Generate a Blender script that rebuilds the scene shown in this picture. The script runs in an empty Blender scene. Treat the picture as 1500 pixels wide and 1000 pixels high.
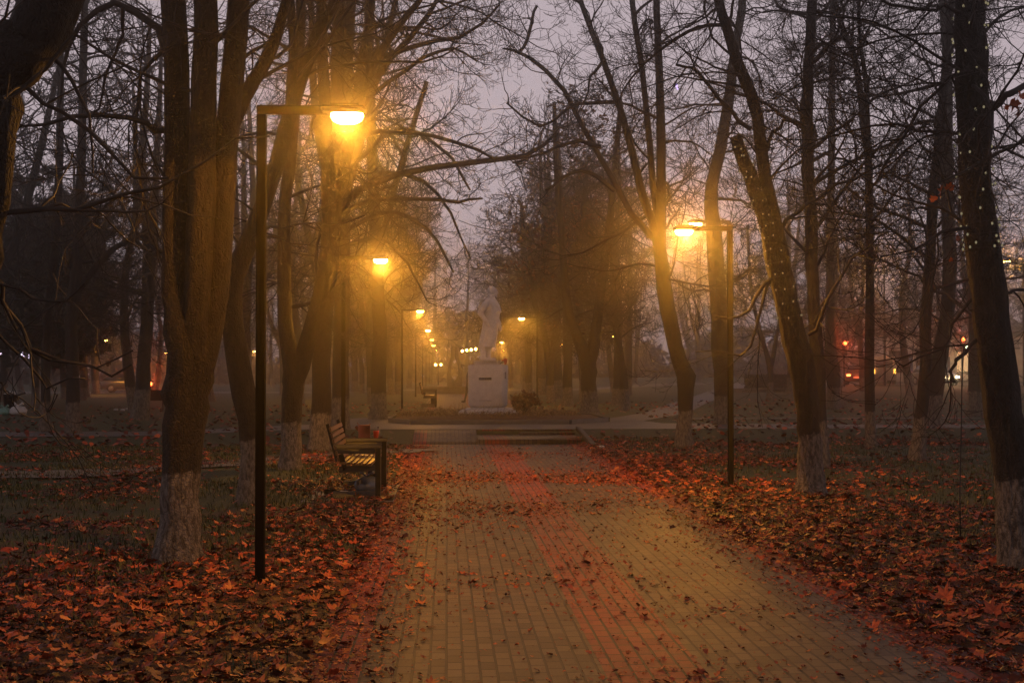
import bpy, math, random
import numpy as np
from mathutils import Vector, Matrix, Euler
R = math.radians
rng = np.random.default_rng(11); random.seed(5)
sc = bpy.context.scene; COL = sc.collection
F = 50 / 36 * 1500; CAMZ = 1.77
# ------------------------------------------------------------------ camera
cd = bpy.data.cameras.new('camera'); cam = bpy.data.objects.new('camera', cd); COL.objects.link(cam)
cd.lens = 50; cd.sensor_width = 36; cd.clip_start = .05; cd.clip_end = 2000
cam.location = (0, 0, CAMZ)
cam.rotation_euler = (R(90) + math.atan(45 / F), 0, -math.atan(95 / F))
sc.camera = cam
RM = Euler(cam.rotation_euler).to_matrix()
def ray(px, py): return RM @ Vector(((px - 750) / F, -(py - 500) / F, -1))
def at(px, py, Y):
    d = ray(px, py); return Vector((0, 0, CAMZ)) + d * (Y / d.y)
# ------------------------------------------------------------------ terrain height
def sst(a, b, x):
    t = np.clip((x - a) / (b - a), 0, 1); return t * t * (3 - 2 * t)
def gz(x, y):
    x = np.asarray(x, float); y = np.asarray(y, float)
    side = .3 + .7 * sst(-9, -3, x)
    z = np.clip((y - 34.9) / 2.7, 0, 1) * .25 * side
    z = z + np.clip(y - 50, 0, 100) * .0015
    z = z + np.clip(y - 46, 0, 90) * .0075 * sst(8, 20, x)
    off = np.maximum(sst(-1.3, -3.0, x), sst(3.9, 5.5, x)) * sst(30, 22, y)
    z = z + off * .03 * (np.sin(x * 1.7 + .6 * y) + np.sin(y * 1.1 - x * .7 + 1)) 
    return z
def G(x, y): return float(gz(x, y))
def ghit(px, py):
    d = ray(px, py); z = 0
    for _ in range(30):
        t = (z - CAMZ) / d.z; p = Vector((0, 0, CAMZ)) + d * t; z = .5 * z + .5 * G(p.x, p.y)
    return p
# ------------------------------------------------------------------ helpers
def mesh_np(name, V, Fs, mat=None, parent=None, smooth=True, attrs=None):
    """V (n,3); Fs list of int arrays (m,k)"""
    me = bpy.data.meshes.new(name)
    V = np.asarray(V, np.float32); me.vertices.add(len(V)); me.vertices.foreach_set('co', V.ravel())
    Fs = [np.asarray(f, np.int32) for f in Fs if len(f)]
    loops = np.concatenate([f.ravel() for f in Fs]); cnt = np.concatenate([np.full(len(f), f.shape[1], np.int32) for f in Fs])
    me.loops.add(len(loops)); me.loops.foreach_set('vertex_index', loops)
    me.polygons.add(len(cnt)); st = np.zeros(len(cnt), np.int32); st[1:] = np.cumsum(cnt)[:-1]
    me.polygons.foreach_set('loop_start', st); me.polygons.foreach_set('loop_total', cnt)
    if smooth: me.polygons.foreach_set('use_smooth', np.ones(len(cnt), bool))
    me.update(calc_edges=True)
    if attrs:
        for k, v in attrs.items():
            a = me.attributes.new(k, 'FLOAT', 'POINT'); a.data.foreach_set('value', np.asarray(v, np.float32))
    if mat: me.materials.append(mat)
    o = bpy.data.objects.new(name, me); COL.objects.link(o)
    if parent: o.parent = parent
    return o
class MB:
    def __init__(s): s.V = []; s.F = {}; s.n = 0
    def add(s, V, Fl):
        V = np.asarray(V, float).reshape(-1, 3); s.V.append(V)
        for f in Fl: s.F.setdefault(len(f), []).append([i + s.n for i in f])
        s.n += len(V); return s
    def addnp(s, V, Fa):
        V = np.asarray(V, float).reshape(-1, 3); s.V.append(V)
        s.F.setdefault(Fa.shape[1], []).extend((Fa + s.n).tolist()); s.n += len(V); return s
    def box(s, x0, x1, y0, y1, z0, z1, M=None, b=0.0):
        if b <= 0:
            V = [(x, y, z) for z in (z0, z1) for y in (y0, y1) for x in (x0, x1)]
            Fl = [(0, 2, 3, 1), (4, 5, 7, 6), (0, 1, 5, 4), (2, 6, 7, 3), (0, 4, 6, 2), (1, 3, 7, 5)]
        else:   # chamfered box
            V = []; c = np.array([(x0 + x1) / 2, (y0 + y1) / 2, (z0 + z1) / 2]); h = np.array([x1 - x0, y1 - y0, z1 - z0]) / 2
            b = min(b, h.min() * .9); idx = {}
            for sx in (-1, 1):
                for sy in (-1, 1):
                    for sz in (-1, 1):
                        for ax in range(3):
                            q = h - b; q[ax] = h[ax]; idx[sx, sy, sz, ax] = len(V); V.append(c + q * (sx, sy, sz))
            Fl = []
            for ax in range(3):
                o = [a for a in range(3) if a != ax]
                for sg in (-1, 1):
                    f = []
                    for a, bb in ((-1, -1), (1, -1), (1, 1), (-1, 1)):
                        k = [0, 0, 0]; k[ax] = sg; k[o[0]] = a; k[o[1]] = bb; f.append(idx[k[0], k[1], k[2], ax])
                    Fl.append(f if (sg > 0) == (ax != 1) else f[::-1])
                for a in (-1, 1):
                    for bb in (-1, 1):
                        e = []
                        for sg in (-1, 1):
                            k = [0, 0, 0]; k[ax] = sg; k[o[0]] = a; k[o[1]] = bb; e.append((idx[k[0], k[1], k[2], o[0]], idx[k[0], k[1], k[2], o[1]]))
                        Fl.append([e[0][0], e[0][1], e[1][1], e[1][0]])
            for sx in (-1, 1):
                for sy in (-1, 1):
                    for sz in (-1, 1): Fl.append([idx[sx, sy, sz, a] for a in range(3)])
        V = np.array(V, float)
        if M is not None: V = np.array([M @ Vector(v) for v in V])
        return s.add(V, Fl)
    def beam(s, p, q, w, h, up=(0, 0, 1), b=0.004):
        p = Vector(p); q = Vector(q); d = q - p; L = d.length; d.normalize()
        u = Vector(up); sd = d.cross(u); sd.normalize(); u = sd.cross(d)
        M = Matrix(((d.x, sd.x, u.x, p.x), (d.y, sd.y, u.y, p.y), (d.z, sd.z, u.z, p.z), (0, 0, 0, 1)))
        return s.box(0, L, -w / 2, w / 2, -h / 2, h / 2, M, b)
    def tube(s, P, rad, sides=8, caps=True):
        P = np.asarray(P, float)[None]; rad = np.broadcast_to(np.asarray(rad, float), (P.shape[1],))[None]
        V, Fa = tubes(P, rad, sides); s.addnp(V, Fa)
        if caps:
            n = s.n - len(V); k = P.shape[1]
            s.F.setdefault(sides, []).append([n + i for i in range(sides)][::-1]); s.F.setdefault(sides, []).append([n + (k - 1) * sides + i for i in range(sides)])
        return s
    def ball(s, c, r, nu=14, nv=9, M=None):
        r = np.broadcast_to(np.asarray(r, float), (3,)); V = [(0, 0, -1)]; 
        for j in range(1, nv):
            t = math.pi * j / nv
            for i in range(nu): a = 2 * math.pi * i / nu; V.append((math.sin(t) * math.cos(a), math.sin(t) * math.sin(a), -math.cos(t)))
        V.append((0, 0, 1)); V = np.array(V) * r
        if M is not None: V = V @ np.array(M).T
        V = V + np.array(c); Fl = []
        for i in range(nu): Fl.append((0, 1 + (i + 1) % nu, 1 + i))
        for j in range(nv - 2):
            for i in range(nu): a = 1 + j * nu; Fl.append((a + i, a + (i + 1) % nu, a + nu + (i + 1) % nu, a + nu + i))
        a = 1 + (nv - 2) * nu
        for i in range(nu): Fl.append((a + i, a + (i + 1) % nu, len(V) - 1))
        return s.add(V, Fl)
    def rings(s, rings, caps=True):
        n = len(rings[0]); V = np.concatenate([np.asarray(r, float) for r in rings]); Fl = []
        for k in range(len(rings) - 1):
            for i in range(n): Fl.append((k * n + i, k * n + (i + 1) % n, (k + 1) * n + (i + 1) % n, (k + 1) * n + i))
        if caps: Fl.append(list(range(n))[::-1]); Fl.append([(len(rings) - 1) * n + i for i in range(n)])
        return s.add(V, Fl)
    def build(s, name, mat, parent=None, smooth=False, loc=None):
        o = mesh_np(name, np.concatenate(s.V), [np.array(v) for v in s.F.values()], mat, parent, smooth)
        if loc is not None: o.location = loc
        return o
def tubes(P, Rd, sides):
    N, K, _ = P.shape
    T = np.gradient(P, axis=1); T /= np.linalg.norm(T, axis=2, keepdims=True) + 1e-9
    m = np.abs(T.mean(1)); ax = np.argmin(m, 1); ref = np.eye(3)[ax][:, None, :]
    n1 = np.cross(T, np.broadcast_to(ref, T.shape)); n1 /= np.linalg.norm(n1, axis=2, keepdims=True) + 1e-9
    n2 = np.cross(T, n1)
    a = np.arange(sides) * 2 * np.pi / sides
    V = P[:, :, None, :] + Rd[:, :, None, None] * (np.cos(a)[None, None, :, None] * n1[:, :, None, :] + np.sin(a)[None, None, :, None] * n2[:, :, None, :])
    base = (np.arange(N) * K * sides)[:, None, None] + (np.arange(K - 1) * sides)[None, :, None]
    i = np.arange(sides)[None, None, :]; j = (np.arange(sides) + 1)[None, None, :] % sides
    Fa = np.stack([base + i, base + j, base + sides + j, base + sides + i], -1).reshape(-1, 4)
    return V.reshape(-1, 3), Fa
def tag(o, label=None, cat=None, group=None, kind=None):
    if label: o['label'] = label
    if cat: o['category'] = cat
    if group: o['group'] = group
    if kind: o['kind'] = kind
    return o
def empty(name, loc=(0, 0, 0), rz=0, **k):
    o = bpy.data.objects.new(name, None); COL.objects.link(o); o.location = loc; o.rotation_euler = (0, 0, rz); o.empty_display_size = .2
    return tag(o, **k)
def copy_tree(o, parent=None):
    c = o.copy(); COL.objects.link(c)
    if parent: c.parent = parent
    for ch in list(o.children): copy_tree(ch, c)
    return c
# ------------------------------------------------------------------ materials
class NT:
    def __init__(s, name):
        s.m = bpy.data.materials.new(name); s.m.use_nodes = True; s.t = s.m.node_tree; s.b = s.t.nodes['Principled BSDF']; s.out = s.t.nodes['Material Output']
    def n(s, typ, props=None, **ins):
        x = s.t.nodes.new(typ)
        for k, v in (props or {}).items(): setattr(x, k, v)
        for k, v in ins.items():
            k = int(k[1:]) if k[0] == '_' and k[1:].isdigit() else k.replace('_', ' ')
            if hasattr(v, 'is_output'): s.t.links.new(v, x.inputs[k])
            else: x.inputs[k].default_value = v
        return x
    def link(s, a, b): s.t.links.new(a, b)
    def math(s, op, a, b=0.0, c=0.0, clamp=False): return s.n('ShaderNodeMath', dict(operation=op, use_clamp=clamp), _0=a, _1=b, _2=c).outputs[0]
    def noise(s, vec, scale, detail=4, rough=.6): 
        return s.n('ShaderNodeTexNoise', None, Vector=vec, Scale=scale, Detail=detail, Roughness=rough).outputs['Fac']
    def ramp(s, fac, *stops):
        r = s.n('ShaderNodeValToRGB', None, Fac=fac); e = r.color_ramp.elements
        while len(e) < len(stops): e.new(.5)
        for i, (p, c) in enumerate(stops): e[i].position = p; e[i].color = (*c, 1) if len(c) == 3 else c
        return r.outputs['Color']
    def mix(s, fac, a, b, blend='MIX'):
        x = s.n('ShaderNodeMix', dict(data_type='RGBA', blend_type=blend)); 
        for k, v in ((0, fac), (6, a), (7, b)):
            if hasattr(v, 'is_output'): s.link(v, x.inputs[k])
            else: x.inputs[k].default_value = (*v, 1) if isinstance(v, tuple) and len(v) == 3 else v
        return x.outputs[2]
    def bump(s, h, strength=.5, dist=.01, normal=None):
        x = s.n('ShaderNodeBump', None, Height=h, Strength=strength, Distance=dist)
        if normal: s.link(normal, x.inputs['Normal'])
        s.link(x.outputs[0], s.b.inputs['Normal']); return x.outputs[0]
    def set(s, **k):
        for a, v in k.items():
            i = s.b.inputs[a.replace('_', ' ')]
            if hasattr(v, 'is_output'): s.link(v, i)
            else: i.default_value = (*v, 1) if isinstance(v, tuple) and len(v) == 3 else v
        return s.m
    def obj(s): return s.n('ShaderNodeTexCoord').outputs['Object']
    def xyz(s, v): return s.n('ShaderNodeSeparateXYZ', None, Vector=v).outputs
def simple(name, c, rough=.6, metal=0, var=.25, scale=12, bump=.15, spec=.5):
    t = NT(name); v = t.obj(); f = t.noise(v, scale, 5)
    col = t.ramp(f, (.3, tuple(x * (1 - var) for x in c)), (.7, tuple(min(1, x * (1 + var)) for x in c)))
    t.bump(t.noise(v, scale * 4, 3), bump, .004)
    return t.set(Base_Color=col, Roughness=rough, Metallic=metal, Specular_IOR_Level=spec)
def emit(name, c, st):
    t = NT(name); t.t.nodes.remove(t.b); e = t.n('ShaderNodeEmission', None, Color=(*c, 1), Strength=st); t.link(e.outputs[0], t.out.inputs[0]); return t.m
def bark_mat(name, c, wash=.92, washc=(.24, .205, .17)):
    t = NT(name); v = t.obj(); s = t.xyz(v)
    st = t.n('ShaderNodeMapping', None, Vector=v, Scale=(1, 1, .38)).outputs[0]
    n1 = t.noise(st, 16, 8, .65); vo = t.n('ShaderNodeTexVoronoi', dict(feature='DISTANCE_TO_EDGE'), Vector=t.n('ShaderNodeVectorMath', dict(operation='MULTIPLY_ADD'), _0=t.n('ShaderNodeTexNoise', None, Vector=v, Scale=14.0, Detail=4).outputs['Color'], _1=(.09, .09, .12), _2=st).outputs[0], Scale=30).outputs['Distance']
    crack = t.math('MULTIPLY', vo, 4, clamp=True); h = t.math('MULTIPLY_ADD', n1, .9, t.math('MULTIPLY', crack, .28))
    col = t.ramp(n1, (.3, tuple(x * .45 for x in c)), (.55, c), (.75, tuple(x * 1.7 for x in c)))
    mossn = t.noise(v, 1.7, 3); col = t.mix(t.math('MULTIPLY', t.math('SUBTRACT', mossn, .5, clamp=True), 1.6), col, (c[0] * .8, c[1] * 1.05, c[2] * .6))
    if wash > 0:
        edge = t.math('MULTIPLY_ADD', t.noise(v, 7, 5), .34, -.17); k = t.math('SUBTRACT', wash, t.math('ADD', s[2], edge))
        k = t.math('MULTIPLY', k, 26, clamp=True)
        wear = t.math('MULTIPLY', t.math('SUBTRACT', t.noise(st, 26, 6, .7), .42), 7, clamp=True)
        k = t.math('MULTIPLY', k, t.math('MULTIPLY_ADD', wear, .75, .25))
        wc = t.ramp(t.noise(v, 9, 6), (.3, tuple(x * .6 for x in washc)), (.7, washc))
        col = t.mix(k, col, wc)
    t.bump(h, 1.0, .05)
    return t.set(Base_Color=col, Roughness=.8, Specular_IOR_Level=.25)
M = {}
M['bark'] = bark_mat('bark_brown', (.030, .022, .014)); M['bark_grey'] = bark_mat('bark_grey', (.028, .024, .021))
M['bark_bare'] = bark_mat('bark_unpainted', (.014, .011, .0095), 0)
M['twig'] = simple('twig_bark', (.024, .019, .016), .7, var=.4, scale=6, spec=.3)
M['steel'] = simple('black_painted_steel', (.0035, .0033, .0032), .8, 0, var=.2, scale=20, bump=.02, spec=.03)
M['bench_iron'] = simple('bench_dark_frame', (.010, .009, .008), .55, 0, bump=.1)
def wood():
    t = NT('bench_varnished_wood'); v = t.obj(); m = t.n('ShaderNodeMapping', None, Vector=v, Scale=(14, 1.2, 14)).outputs[0]
    f = t.noise(m, 6, 6); c = t.ramp(f, (.3, (.12, .06, .022)), (.7, (.26, .14, .06))); t.bump(f, .2, .003)
    return t.set(Base_Color=c, Roughness=.38)
M['bench_wood'] = wood()
M['granite'] = simple('statue_stone', (.58, .565, .575), .65, var=.12, scale=9, bump=.12)
M['pedestal'] = simple('pedestal_render', (.46, .44, .43), .75, var=.12, scale=5, bump=.15)
M['plaque'] = simple('plaque_bronze', (.26, .24, .23), .5, .4, var=.4, scale=30)
M['concrete'] = simple('concrete', (.17, .155, .14), .75, var=.25, scale=4, bump=.25)
M['kerb'] = simple('kerb_concrete', (.085, .075, .065), .7, var=.3, scale=6, bump=.3)
M['lens'] = emit('lamp_lens', (1, .52, .10), 75)
M['lens_white'] = emit('lamp_lens_pale', (1, .85, .6), 30)
M['red_lens'] = emit('red_light_lens', (1, .10, .02), 22); M['amber'] = emit('amber_lens', (1, .45, .06), 4)
M['green_lens'] = emit('green_white_sign_light', (.75, 1, .7), 5); M['head'] = emit('headlight_lens', (1, .8, .4), 25)
M['neon'] = emit('neon_white', (.85, .72, 1), 4); M['window_lit'] = emit('lit_window', (1, .62, .28), .8)
M['violet'] = emit('violet_led', (.62, .45, 1), 2.2)
M['bulb'] = emit('fairy_bulb', (1, .86, .5), .2)
M['dark_glass'] = simple('dark_glass', (.02, .02, .024), .08, 0, bump=0)
M['tyre'] = simple('tyre_rubber', (.015, .015, .015), .8); M['rim'] = simple('wheel_rim', (.3, .3, .3), .35, .8)
M['car_dark'] = simple('car_paint_dark', (.02, .02, .025), .3, .2, bump=0); M['car_grey'] = simple('car_paint_grey', (.12, .12, .13), .3, .4, bump=0)
M['facade'] = simple('facade_render', (.42, .38, .34), .8, scale=2, bump=.1); M['roof'] = simple('flat_roof', (.08, .075, .07), .8)
M['blue'] = simple('blue_panel', (.05, .14, .34), .5); M['hedge'] = simple('hedge_leaf', (.03, .035, .02), .7)
M['bag'] = simple('white_plastic_bag', (.5, .48, .46), .4, bump=.3); M['bag_green'] = simple('green_plastic_bag', (.16, .34, .28), .4, bump=.3)
M['bag_clear'] = simple('grey_blue_plastic', (.07, .085, .10), .25, bump=.3)
M['red_flower'] = simple('red_petals', (.30, .012, .02), .5, var=.5, scale=60); M['stem'] = simple('flower_stem', (.03, .06, .02), .6)
M['cardboard'] = simple('brown_cardboard', (.30, .085, .05), .75, var=.1); M['redcup'] = simple('red_plastic', (.55, .035, .02), .35, bump=.02)
M['clear'] = simple('bottle_glass', (.16, .13, .10), .12, bump=0)
M['sculpt'] = simple('monument_stone', (.12, .105, .09), .6); M['cloth_dark'] = simple('dark_coat', (.025, .022, .022), .85); M['skin'] = simple('skin', (.35, .2, .15), .55, var=.1)
M['wire'] = simple('black_wire', (.012, .012, .012), .6)
def ground_mat():
    t = NT('lawn_soil'); v = t.obj(); n = t.noise(v, .55, 6); n2 = t.noise(v, 9, 8, .7); n3 = t.noise(v, 60, 6, .7)
    g = t.ramp(n3, (.3, (.018, .024, .007)), (.6, (.042, .058, .016)), (.8, (.075, .078, .024)))
    l = t.ramp(n3, (.3, (.035, .016, .009)), (.55, (.12, .045, .02)), (.8, (.2, .075, .03)))
    y = t.xyz(v)[1]; near = t.math('SUBTRACT', .60, t.math('MULTIPLY', t.math('SUBTRACT', y, 8), .016), clamp=True)
    k = t.math('MULTIPLY', t.math('ADD', t.math('SUBTRACT', t.math('MULTIPLY_ADD', n2, .5, t.math('MULTIPLY', n, .5)), .5), t.math('SUBTRACT', near, .42)), 6, clamp=True)
    t.bump(t.math('ADD', n3, n2), .9, .04)
    return t.set(Base_Color=t.mix(k, g, l), Roughness=.75, Specular_IOR_Level=.3)
M['ground'] = ground_mat()
def brick_mat():
    t = NT('brick_paving'); v = t.obj(); s = t.xyz(v)
    uv = t.n('ShaderNodeCombineXYZ', None, X=s[1], Y=s[0], Z=0.0).outputs[0]
    wob = t.n('ShaderNodeTexNoise', None, Vector=v, Scale=3.0, Detail=2).outputs['Color']
    uv = t.n('ShaderNodeVectorMath', dict(operation='MULTIPLY_ADD'), _0=wob, _1=(.007, .007, 0), _2=uv).outputs[0]
    def brick(c1, c2):
        b = t.n('ShaderNodeTexBrick', dict(offset=.5, offset_frequency=2), Vector=uv, Color1=(*c1, 1), Color2=(*c2, 1), Mortar=(.018, .014, .01, 1), Scale=1.0, Mortar_Size=.009, Mortar_Smooth=.2, Bias=0.0, Brick_Width=.205, Row_Height=.1)
        return b
    bt = brick((.070, .048, .027), (.155, .112, .064)); br = brick((.21, .031, .017), (.33, .054, .028))
    x = t.math('ADD', s[0], -1.23)
    ctr = t.math('LESS_THAN', t.math('ABSOLUTE', x), .30)
    edge = t.math('LESS_THAN', t.math('ABSOLUTE', t.math('SUBTRACT', t.math('ABSOLUTE', x), 1.90)), .175)
    red = t.math('MAXIMUM', ctr, edge)
    col = t.mix(red, bt.outputs['Color'], br.outputs['Color'])
    st = t.noise(v, 1.1, 6, .65); fine = t.noise(v, 70, 5, .7)
    col = t.mix(1.0, col, t.ramp(st, (.25, (.45, .42, .4)), (.5, (.85, .82, .8)), (.75, (1.15, 1.1, 1.05))), 'MULTIPLY')
    col = t.mix(1.0, col, t.ramp(fine, (.3, (.7, .7, .7)), (.7, (1.15, 1.15, 1.15))), 'MULTIPLY')
    dirt = t.math('MULTIPLY', t.math('SUBTRACT', t.noise(v, 3.3, 7, .7), .56), 5, clamp=True)
    col = t.mix(t.math('MULTIPLY', dirt, .55), col, (.10, .045, .025))
    h = t.math('ADD', t.math('MULTIPLY', t.math('SUBTRACT', 1.0, bt.outputs['Fac']), 1.0), t.math('MULTIPLY', t.math('ADD', fine, t.noise(v, 14, 3)), .35)); h = t.math('MULTIPLY_ADD', t.xyz(bt.outputs['Color'])[0], 3.0, h)
    t.bump(h, .7, .008)
    ro = t.math('MULTIPLY_ADD', st, .25, .50)
    return t.set(Base_Color=col, Roughness=ro, Specular_IOR_Level=.35)
M['brick'] = brick_mat()
def asphalt():
    t = NT('asphalt_path'); v = t.obj(); n = t.noise(v, 1.2, 6); f = t.noise(v, 90, 4)
    c = t.mix(1.0, t.ramp(n, (.3, (.055, .048, .042)), (.7, (.10, .088, .076))), t.ramp(f, (.3, (.7, .7, .7)), (.7, (1.2, 1.2, 1.2))), 'MULTIPLY')
    t.bump(f, .5, .006); return t.set(Base_Color=c, Roughness=.6)
M['asphalt'] = asphalt()
def leaf_mat(name, stops):
    t = NT(name); a = t.n('ShaderNodeAttribute', dict(attribute_name='tint')).outputs['Fac']; v = t.obj()
    c = t.ramp(a, *stops); c = t.mix(1.0, c, t.ramp(t.noise(v, 40, 4), (.3, (.6, .6, .6)), (.7, (1.2, 1.2, 1.2))), 'MULTIPLY')
    t.bump(t.noise(v, 120, 3), .3, .003)
    return t.set(Base_Color=c, Roughness=.55, Specular_IOR_Level=.3)
M['leaf'] = leaf_mat('fallen_maple_leaf', ((0, (.022, .008, .005)), (.3, (.09, .02, .01)), (.6, (.28, .046, .018)), (.85, (.55, .112, .04)), (1, (.62, .21, .06))))
M['grass'] = leaf_mat('grass_blade', ((0, (.025, .03, .008)), (.6, (.06, .075, .018)), (1, (.14, .12, .045))))
M['dry'] = leaf_mat('dry_stalk', ((0, (.06, .03, .015)), (.5, (.18, .095, .04)), (1, (.32, .18, .08))))
M['brown_leaf'] = leaf_mat('withered_leaf', ((0, (.03, .014, .008)), (.5, (.11, .045, .02)), (1, (.2, .085, .03))))
M['dark_leaf'] = leaf_mat('dark_evergreen_leaf', ((0, (.012, .016, .009)), (1, (.035, .04, .022))))
M['orange_leaf'] = leaf_mat('orange_maple_leaf', ((0, (.2, .04, .012)), (1, (.42, .10, .025))))
# ------------------------------------------------------------------ ground and paths
def lines(*segs):
    o = []
    for a, b, st in segs: o.append(np.arange(a, b - 1e-6, st))
    return np.concatenate(o)
xs = np.unique(np.round(np.concatenate([lines((-220, -40, 12), (-40, -12, 2), (-12, 14, .5), (14, 36, .8), (36, 50, 2), (50, 221, 12)), [-.9, -.86, 3.36, 3.32, .78, .74]]), 3))
ys = np.unique(np.round(np.concatenate([lines((-40, 4, 4), (4, 60, .5), (60, 120, 1.2), (120, 321, 10)), [34.9, 37.6, 37.55, 34.86]]), 3))
XX, YY = np.meshgrid(xs, ys); ZZ = gz(XX, YY)
inp = (XX > -.88) & (XX < 3.34); ZZ = np.where(inp, ZZ - .03, ZZ)
st_ = (XX > .75) & (XX < 3.34) & (YY > 34.88) & (YY < 37.58); ZZ = np.where(st_, -.05, ZZ)
nx, ny = len(xs), len(ys); ii = np.arange(nx * ny).reshape(ny, nx)
tag(mesh_np('ground', np.stack([XX, YY, ZZ], -1).reshape(-1, 3), [np.stack([ii[:-1, :-1], ii[:-1, 1:], ii[1:, 1:], ii[1:, :-1]], -1).reshape(-1, 4)], M['ground']), kind='structure')
def sheet(name, x0, x1, yl, mat, dz=.004):
    yl = np.asarray(yl, float); xl = np.linspace(x0, x1, 6); X, Y = np.meshgrid(xl, yl); Z = gz(np.clip(X, -.8, 3.3), Y) + dz
    i = np.arange(X.size).reshape(X.shape); top = np.stack([X, Y, Z], -1).reshape(-1, 3)
    V = np.concatenate([top, top - (0, 0, .12)]); n = X.size
    Fq = [np.stack([i[:-1, :-1], i[:-1, 1:], i[1:, 1:], i[1:, :-1]], -1).reshape(-1, 4)]
    rim = np.concatenate([i[0, :], i[1:, -1], i[-1, -2::-1], i[-2:0:-1, 0]]); nxt = np.roll(rim, -1)
    Fq.append(np.stack([rim, rim + n, nxt + n, nxt], -1))
    return tag(mesh_np(name, V, Fq, mat, smooth=False), kind='structure')
sheet('brick_path', -.86, 3.32, np.concatenate([np.arange(-6, 34.5, .5), [34.9]]), M['brick'])
sheet('brick_ramp', -.86, .76, [34.904, 35.5, 36.2, 36.9, 37.596], M['brick'])
sheet('brick_path_beyond', -1.0, 3.4, np.concatenate([np.arange(49, 160, 2.)]), M['brick'], .006)
def poly_sheet(name, pts, mat, dz):
    """a flat-lying strip: pts = list of (x, y, halfwidth)"""
    P = []
    for (a, b) in zip(pts[:-1], pts[1:]):
        n = max(2, int(math.hypot(b[0] - a[0], b[1] - a[1]) / .7)); 
        for k in range(n): t = k / n; P.append([a[i] * (1 - t) + b[i] * t for i in range(3)])
    P.append(list(pts[-1])); P = np.array(P); T = np.gradient(P[:, :2], axis=0); T /= np.linalg.norm(T, axis=1, keepdims=True)
    Nn = np.stack([-T[:, 1], T[:, 0]], 1); cols = []
    for c in (-1, -.5, 0, .5, 1):
        q = P[:, :2] + Nn * P[:, 2:3] * c; cols.append(np.stack([q[:, 0], q[:, 1], gz(q[:, 0], q[:, 1]) + dz], 1))
    V = np.stack(cols, 1); n, m = V.shape[:2]; i = np.arange(n * m).reshape(n, m)
    return tag(mesh_np(name, V.reshape(-1, 3), [np.stack([i[:-1, :-1], i[:-1, 1:], i[1:, 1:], i[1:, :-1]], -1).reshape(-1, 4)[:, ::-1]], mat), kind='structure')
poly_sheet('cross_path', [(-60, 39.3, 1.5), (-8, 39.3, 1.5), (-2, 39.8, 2.1), (6, 39.8, 2.1), (12, 39.2, 1.3), (70, 39.2, 1.1)], M['asphalt'], .014)
poly_sheet('plaza', [(1.2, 41.3, 5.2), (1.2, 46, 4.6), (1.2, 49.2, 2.6)], M['asphalt'], .018)
poly_sheet('side_path', [(-34, 15.5, .8), (-14, 20.5, .8), (-6.8, 24.6, .85), (-2.6, 29.2, .85), (-.95, 32.6, .9)], M['asphalt'], .03)
poly_sheet('diagonal_path', [(5.2, 43.5, .75), (8, 52, .8), (11.5, 67, .85), (19, 95, .9), (33, 140, 1.0)], M['asphalt'], .025)
poly_sheet('lawn_edge_path', [(7.5, 45.5, .35), (30, 46, .35), (70, 46, .35)], M['asphalt'], .03)
poly_sheet('far_street', [(-200, 118, 4), (-20, 112, 4), (15, 112, 4), (60, 108, 5), (200, 104, 5)], M['asphalt'], .03)
b = MB(); b.box(.765, 3.36, 34.9, 37.59, -.1, .125, b=.012); tag(b.build('lower_step', M['brick']), kind='structure')
b = MB(); b.box(.765, 3.36, 37.6, 38.4, -.1, .262, b=.012); b.box(1.9, 3.36, 37.25, 37.597, 0, .19, b=.01); tag(b.build('upper_step', M['brick']), kind='structure')
for x, rz in ((3.46, 0),):
    b = MB(); b.box(x - .07, x + .07, 33.9, 37.6, -.2, .0, b=.01)
    k = MB(); k.beam((x, 33.6, .02), (x, 37.6, .27), .12, .14); tag(k.build('kerb', M['kerb']), kind='structure')
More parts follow.
